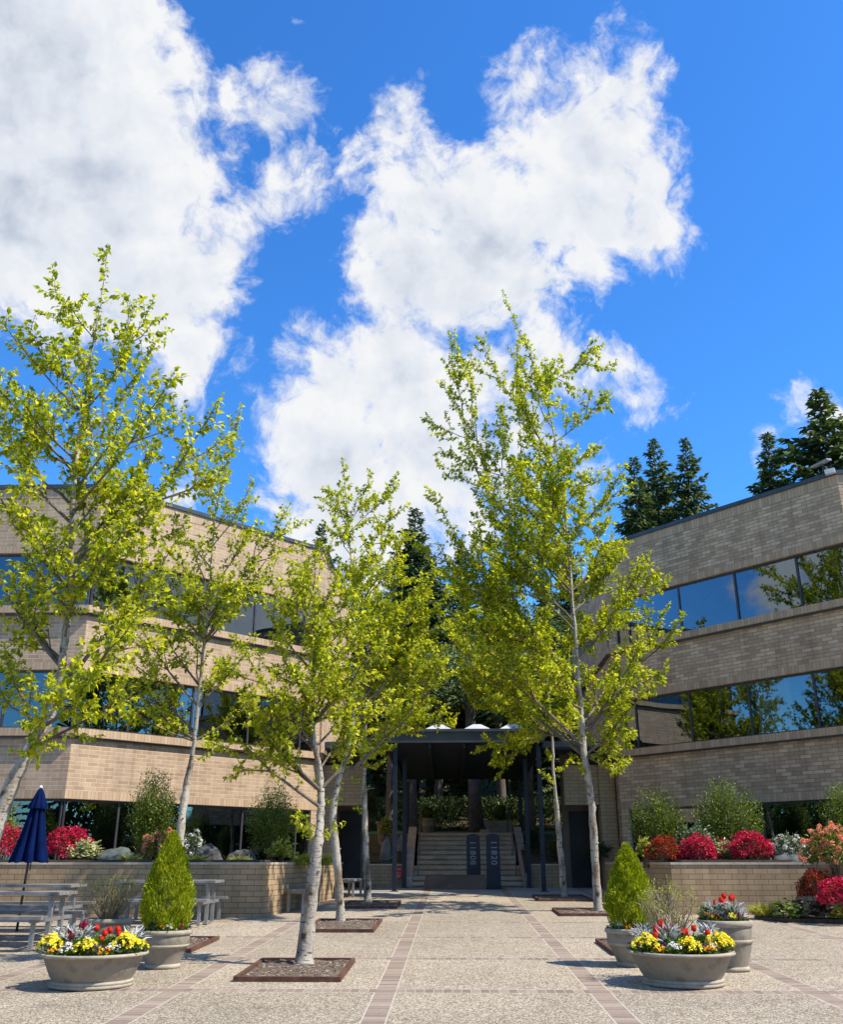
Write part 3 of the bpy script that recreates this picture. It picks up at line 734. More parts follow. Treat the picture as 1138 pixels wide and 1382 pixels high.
# ============================================================ canopy
def canopy():
    t = thing('canopy', (0.43, 31, 0.83), 'dark navy steel canopy with skylights over the stairs', 'canopy')
    x0, x1, y0, y1 = -1.93, 2.79, 29.2, 37.0
    za, zb = 5.02, 4.55
    mb = MB(); mb.hexa([(x0, y0, za), (x1, y0, za), (x1, y1, zb), (x0, y1, zb), (x0, y0, za + 0.1), (x1, y0, za + 0.1), (x1, y1, zb + 0.1), (x0, y1, zb + 0.1)])
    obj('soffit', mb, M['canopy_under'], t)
    mb = MB()
    mb.box(x0 - 0.06, x1 + 0.06, y0 - 0.09, y0 - 0.003, 5.0, 5.32)
    mb.box(x0 - 0.10, x1 + 0.10, y0 - 0.14, y0 + 0.05, 5.321, 5.40)
    for xs in ((x0 - 0.06, x0 - 0.004), (x1 + 0.004, x1 + 0.06)):
        mb.hexa([(xs[0], y0, 4.99), (xs[1], y0, 4.99), (xs[1], y1, zb - .02), (xs[0], y1, zb - .02), (xs[0], y0, 5.32), (xs[1], y0, 5.32), (xs[1], y1, zb + 0.3), (xs[0], y1, zb + 0.3)])
    obj('fascia', mb, M['canopy_fascia'], t)
    mb = MB(); mb.hexa([(x0, y0, 5.26), (x1, y0, 5.26), (x1, y1, 4.8), (x0, y1, 4.8), (x0, y0, 5.318), (x1, y0, 5.318), (x1, y1, 4.86), (x0, y1, 4.86)])
    obj('roof', mb, M['metal_dark'], t)
    for xb in (-1.80, -0.62, 0.43, 1.48, 2.66):
        mb = MB(); mb.bar((xb, y0 + 0.02, 4.93), (xb, y1, 4.46), 0.09, 0.17); obj('beam', mb, M['navy'], t)
    for xr in (-1.45, -0.35, 0.85, 1.95):
        mb = MB(); yy = 29.9
        mb.v += []; 
        mb.prism([(xr - .38, yy - .35), (xr + .38, yy - .35), (xr + .38, yy + .35), (xr - .38, yy + .35)], 5.25, 5.46)
        k = len(mb.v); mb.v += [(xr - .40, yy - .37, 5.461), (xr + .40, yy - .37, 5.461), (xr + .40, yy + .37, 5.461), (xr - .40, yy + .37, 5.461), (xr - .12, yy - .1, 5.63), (xr + .12, yy - .1, 5.63), (xr + .12, yy + .1, 5.63), (xr - .12, yy + .1, 5.63)]
        for q in ((0, 1, 5, 4), (1, 2, 6, 5), (2, 3, 7, 6), (3, 0, 4, 7), (4, 5, 6, 7), (3, 2, 1, 0)): mb.face([k + i for i in q])
        obj('skylight', mb, M['skylight'], t)
    # lower side roofs reaching the two buildings
    for (xa, xb) in ((-3.9, -2.0), (2.86, 4.9)):
        mb = MB(); mb.box(xa, xb, 29.75, 31.3, 4.92, 5.10); obj('side_roof', mb, M['canopy_fascia'], t)
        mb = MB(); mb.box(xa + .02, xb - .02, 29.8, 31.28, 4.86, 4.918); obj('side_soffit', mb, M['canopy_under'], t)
    for (cx, cy) in ((-1.66, 29.3), (2.68, 29.3), (-1.47, 31.35), (2.42, 31.35), (-1.60, 36.6), (2.6, 36.6)):
        mb = MB(); zt = 4.86 - (cy - 29.2) * 0.06
        g = gz(cy) if cy < 32 else 2.5
        mb.box(cx - 0.065, cx + 0.065, cy - 0.065, cy + 0.065, g, zt); mb.box(cx - 0.12, cx + 0.12, cy - 0.12, cy + 0.12, g - .01, g + 0.015)
        obj('post', mb, M['navy'], t)
    # dark clerestory strip between the posts at the back
canopy()

def sign_text(txt, loc, size, mat, parent, rotz=0.0):
    cu = bpy.data.curves.new('number', 'FONT'); cu.body = txt; cu.size = size; cu.extrude = 0.006; cu.align_x = 'LEFT'; cu.align_y = 'CENTER'
    cu.space_character = 1.12
    tmp = bpy.data.objects.new('tmp', cu); COL.objects.link(tmp)
    dg = bpy.context.evaluated_depsgraph_get(); dg.update()
    me = bpy.data.meshes.new_from_object(tmp.evaluated_get(dg))
    bpy.data.objects.remove(tmp)
    # lettering stands upright in XZ, reading from top to bottom (turned clockwise)
    mt = Matrix.Translation(Vector(loc) - wloc(parent)) @ Matrix.Rotation(R(90), 4, 'X') @ Matrix.Rotation(R(-90), 4, 'Z')
    me.transform(mt); me.materials.clear(); me.materials.append(mat)
    o = bpy.data.objects.new('number', me); COL.objects.link(o); o.parent = parent
    return o
def pylon(x, y, w, z0, z1, txt, label, dep=0.35, lx=0.0):
    t = thing('number_pylon', (x, y, z0), label, 'address pillar')
    mb = MB(); n = 8
    prof = [(x - w / 2, z0), (x + w / 2 * 1.06, z0)]
    top = []
    for k in range(n + 1):
        a = math.pi * k / n
        top.append((x + w / 2 * 0.98 * math.cos(a), z1 - 0.10 + 0.10 * math.sin(a)))
    prof += top
    k = len(mb.v)
    for yy in (y, y + dep):
        for p in prof: mb.v.append((p[0], yy, p[1]))
    m = len(prof)
    mb.face([k + i for i in range(m)]); mb.face([k + m + i for i in reversed(range(m))])
    for i in range(m): mb.face((k + i, k + m + i, k + m + (i + 1) % m, k + (i + 1) % m))
    o = obj('pillar', mb, M['navy'], t); bevel(o, .012)
    sign_text(txt, (x + lx, y - 0.004, z1 - 0.20), 0.255, M['letter'], t)
pylon(0.69, 30.85, 0.42, 0.9, 2.42, '11808', 'navy address pillar reading 11808, standing behind the concrete block', lx=-0.02)
pylon(1.28, 30.35, 0.40, gz(30.3), 2.42, '11820', 'navy address pillar reading 11820 in front of the stairs', lx=0.02)
def wedge():
    mb = MB()
    mb.hexa([(-0.85, 30.45, 0.8), (1.05, 30.25, 0.8), (1.05, 30.8, 0.8), (-0.85, 30.8, 0.8), (-0.80, 30.5, 1.22), (1.0, 30.42, 1.24), (1.0, 30.78, 1.24), (-0.80, 30.78, 1.22)])
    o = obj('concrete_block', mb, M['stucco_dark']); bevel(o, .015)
    tag(o, 'long low concrete block at the foot of the address pillars', 'block')
wedge()
def redsign():
    t = thing('warning_sign', (-1.62, 31.53, 1.35), 'small red notice with white writing behind the left canopy post', 'sign')
    mb = MB(); mb.box(-1.87, -1.50, 31.51, 31.535, 1.12, 1.45); obj('panel', mb, M['red'], t)
    mb = MB()
    for (a, b, z) in ((-1.83, -1.56, 1.385), (-1.81, -1.74, 1.26), (-1.72, -1.69, 1.26), (-1.66, -1.57, 1.27), (-1.80, -1.58, 1.20), (-1.78, -1.6, 1.155)):
        mb.box(a, b, 31.503, 31.509, z, z + (0.012 if z != 1.26 else 0.035))
    obj('writing', mb, M['white'], t)
redsign()

# ============================================================ tree pits
def tree_pit(x0, x1, y0, y1, label):
    t = thing('tree_pit', ((x0 + x1) / 2, (y0 + y1) / 2, gz((y0 + y1) / 2)), label, 'tree pit')
    w = 0.05; mb = MB()
    def sl(xa, xb, ya, yb, h0, h1):
        mb.hexa([(xa, ya, gz(ya) + h0), (xb, ya, gz(ya) + h0), (xb, yb, gz(yb) + h0), (xa, yb, gz(yb) + h0),
                 (xa, ya, gz(ya) + h1), (xb, ya, gz(ya) + h1), (xb, yb, gz(yb) + h1), (xa, yb, gz(yb) + h1)])
    sl(x0, x1, y0, y0 + w, -.02, .055); sl(x0, x1, y1 - w, y1, -.02, .055)
    sl(x0, x0 + w, y0 + w, y1 - w, -.02, .055); sl(x1 - w, x1, y0 + w, y1 - w, -.02, .055)
    obj('steel_frame', mb, M['steel_rust'], t)
    mb = MB(); rg = random.Random(int(x0 * 10)); n = 14; k = 0
    for j in range(n + 1):
        for i in range(n + 1):
            x = x0 + w + (x1 - x0 - 2 * w) * i / n; y = y0 + w + (y1 - y0 - 2 * w) * j / n
            mb.v.append((x, y, gz(y) + 0.022 + rg.uniform(-.01, .018)))
    for j in range(n):
        for i in range(n):
            k = j * (n + 1) + i; mb.face((k, k + 1, k + n + 2, k + n + 1))
    obj('mulch', mb, M['mulch'], t, smooth=True)
    # loose stones in the mulch
    P = []; F = []
    for i in range(70):
        x = rg.uniform(x0 + .08, x1 - .08); y = rg.uniform(y0 + .08, y1 - .08); s = rg.uniform(.008, .024); z = gz(y) + .035
        b = len(P); P += [(x - s, y, z), (x, y - s, z), (x + s, y, z), (x, y + s, z), (x + s * .2, y, z + s * .9)]
        F += [(b, b + 1, b + 4), (b + 1, b + 2, b + 4), (b + 2, b + 3, b + 4), (b + 3, b, b + 4)]
    o = npobj('gravel', np.array(P), np.array(F), M['rock'], t); o['kind'] = 'stuff'
tree_pit(-2.50, -1.27, 11.8, 13.55, 'rust edged tree pit holding the front left birch')
tree_pit(-2.55, -1.33, 17.4, 19.55, 'rust edged tree pit around the second trunk left of the walkway')
tree_pit(-2.5, -1.22, 22.75, 24.75, 'rust edged tree pit around the farthest trunk left of the walkway')
tree_pit(-4.95, -3.70, 14.5, 16.25, 'rust edged tree pit behind the left potted cypress')
tree_pit(2.20, 3.45, 20.8, 22.4, 'rust edged tree pit around the tall birch right of the walkway')
tree_pit(2.15, 3.5, 25.2, 27.1, 'rust edged tree pit around the farther birch right of the walkway')
tree_pit(2.22, 3.4, 14.3, 16.0, 'empty rust edged tree pit behind the right potted cypress')

# ============================================================ picnic tables, benches, parasol
def picnic_table(label):
    t = thing('picnic_table', (0, 0, 0), label, 'picnic table', 'grey picnic tables on the left of the plaza')
    L = 1.95
    def planks(name, yc, n, w, z, xa=-L / 2, xb=L / 2, th=0.045):
        mb = MB()
        for i in range(n):
            y = yc + (i - (n - 1) / 2) * w
            mb.box(xa, xb, y - w / 2 + .006, y + w / 2 - .006, z - th, z)
        o = obj(name, mb, M['tablemetal'], t, local=True); bevel(o, .005, 1)
        return o
    planks('table_top', 0, 5, 0.155, 0.76)
    planks('bench_seat', -0.78, 2, 0.145, 0.45); planks('bench_seat', 0.78, 2, 0.145, 0.45)
    for sx in (-1, 1):
        x = sx * (L / 2 - 0.16); mb = MB()
        mb.bar((x, -0.22, 0.0), (x, -0.22, 0.71), 0.06, 0.06); mb.bar((x, 0.22, 0.0), (x, 0.22, 0.71), 0.06, 0.06)
        mb.bar((x, -0.34, 0.685), (x, 0.34, 0.685), 0.05, 0.05)
        mb.bar((x, -0.88, 0.38), (x, 0.88, 0.38), 0.05, 0.05)
        for s in (-1, 1): mb.bar((x, s * 0.78, 0.0), (x, s * 0.78, 0.40), 0.055, 0.055)
        mb.bar((x, -0.3, .02), (x, 0.3, .02), 0.07, 0.03)
        obj('leg_frame', mb, M['tableleg'], t, local=True)
    mb = MB(); mb.bar((-L / 2 + .2, 0, 0.35), (L / 2 - .2, 0, 0.35), 0.05, 0.05); obj('stretcher', mb, M['tableleg'], t, local=True)
    return t
pt = picnic_table('nearest grey picnic table at the left picture edge')
pt.location = (-6.85, 15.35, gz(15.35)); 
p2 = copy_tree(pt); p2.location = (-7.50, 17.5, gz(17.5)); p2['label'] = 'grey picnic table pierced by the closed navy parasol'
p3 = copy_tree(pt); p3.location = (-5.38, 19.05, gz(19.05)); p3['label'] = 'grey picnic table behind the left potted cypress, by the planter wall'

def wall_bench(x, y, rz, label, L=1.5):
    t = thing('bench', (0, 0, 0), label, 'bench', 'grey benches along the left planter wall')
    mb = MB()
    for i in (-1, 0, 1): mb.box(i * .15 - .068, i * .15 + .068, -L / 2, L / 2, 0.405, 0.45)
    o = obj('seat', mb, M['tablemetal'], t, local=True); bevel(o, .005, 1)
    for s in (-1, 1):
        mb = MB(); yy = s * (L / 2 - .18)
        mb.bar((.16, yy, 0), (.16, yy, .38), .06, .06); mb.bar((-.2, yy, .38), (.2, yy, .38), .05, .045); mb.bar((-.16, yy, 0), (-.16, yy, .38), .06, .06)
        obj('leg', mb, M['tableleg'], t, local=True)
    t.location = (x, y, gz(y)); t.rotation_euler = (0, 0, rz)
    return t
wall_bench(-3.28, 22.2, R(-5), 'nearer grey bench beside the left planter wall, behind the front birch trunk')
wall_bench(-2.68, 26.9, R(-5), 'farther grey bench at the end of the left planter wall')

def parasol():
    x, y = -7.50, 17.5
    t = thing('parasol', (x, y, gz(y)), 'closed navy blue parasol standing in a picnic table on the left', 'parasol')
    lean = 0.035
    def ax(z): return x + (z - 1.2) * lean
    mb = MB(); mb.tube([(ax(.5), y, gz(y)), (ax(2.8), y, 2.80)], [.022, .022], 10); obj('pole', mb, M['frame'], t, smooth=True)
    def cloth(zs, amp, n=96, lobes=8, ph=0):
        mb = MB()
        for (z, r) in zs:
            for j in range(n):
                a = 2 * math.pi * j / n
                f = abs(math.sin(a * lobes / 2 + ph)); rr = r * (1 - amp + amp * f ** .7) * (1 + .05 * math.sin(3 * a + z * 2) + .06 * math.sin(a + 1))
                mb.v.append((ax(z) + rr * math.cos(a), y + rr * math.sin(a), z + .015 * math.sin(a * lobes + 1) * (r > .2)))
        for i in range(len(zs) - 1):
            for j in range(n):
                k = i * n + j; k2 = i * n + (j + 1) % n; mb.face((k, k2, k2 + n, k + n))
        return mb
    o = obj('canopy_cloth', cloth([(1.60, .33), (1.63, .335), (1.8, .285), (2.05, .22), (2.3, .165), (2.5, .125), (2.62, .09)], .5), M['navycloth'], t, smooth=True)
    o = obj('top_vent', cloth([(2.50, .175), (2.53, .17), (2.62, .135), (2.74, .085), (2.83, .045), (2.86, .01)], .30, ph=.4), M['navycloth'], t, smooth=True)
    mb = MB(); mb.lathe([(.012, 2.855), (.03, 2.86), (.032, 2.875), (.015, 2.90), (.002, 2.905)], (ax(2.86), y, 0), 12); obj('finial', mb, M['white'], t, smooth=True)
    mb = MB(); mb.tube([(ax(1.7) + .10, y - .12, 1.72), (ax(1.7) + .095, y - .12, 1.46)], [.01, .012], 6); obj('pull_strap', mb, M['frame'], t)
parasol()

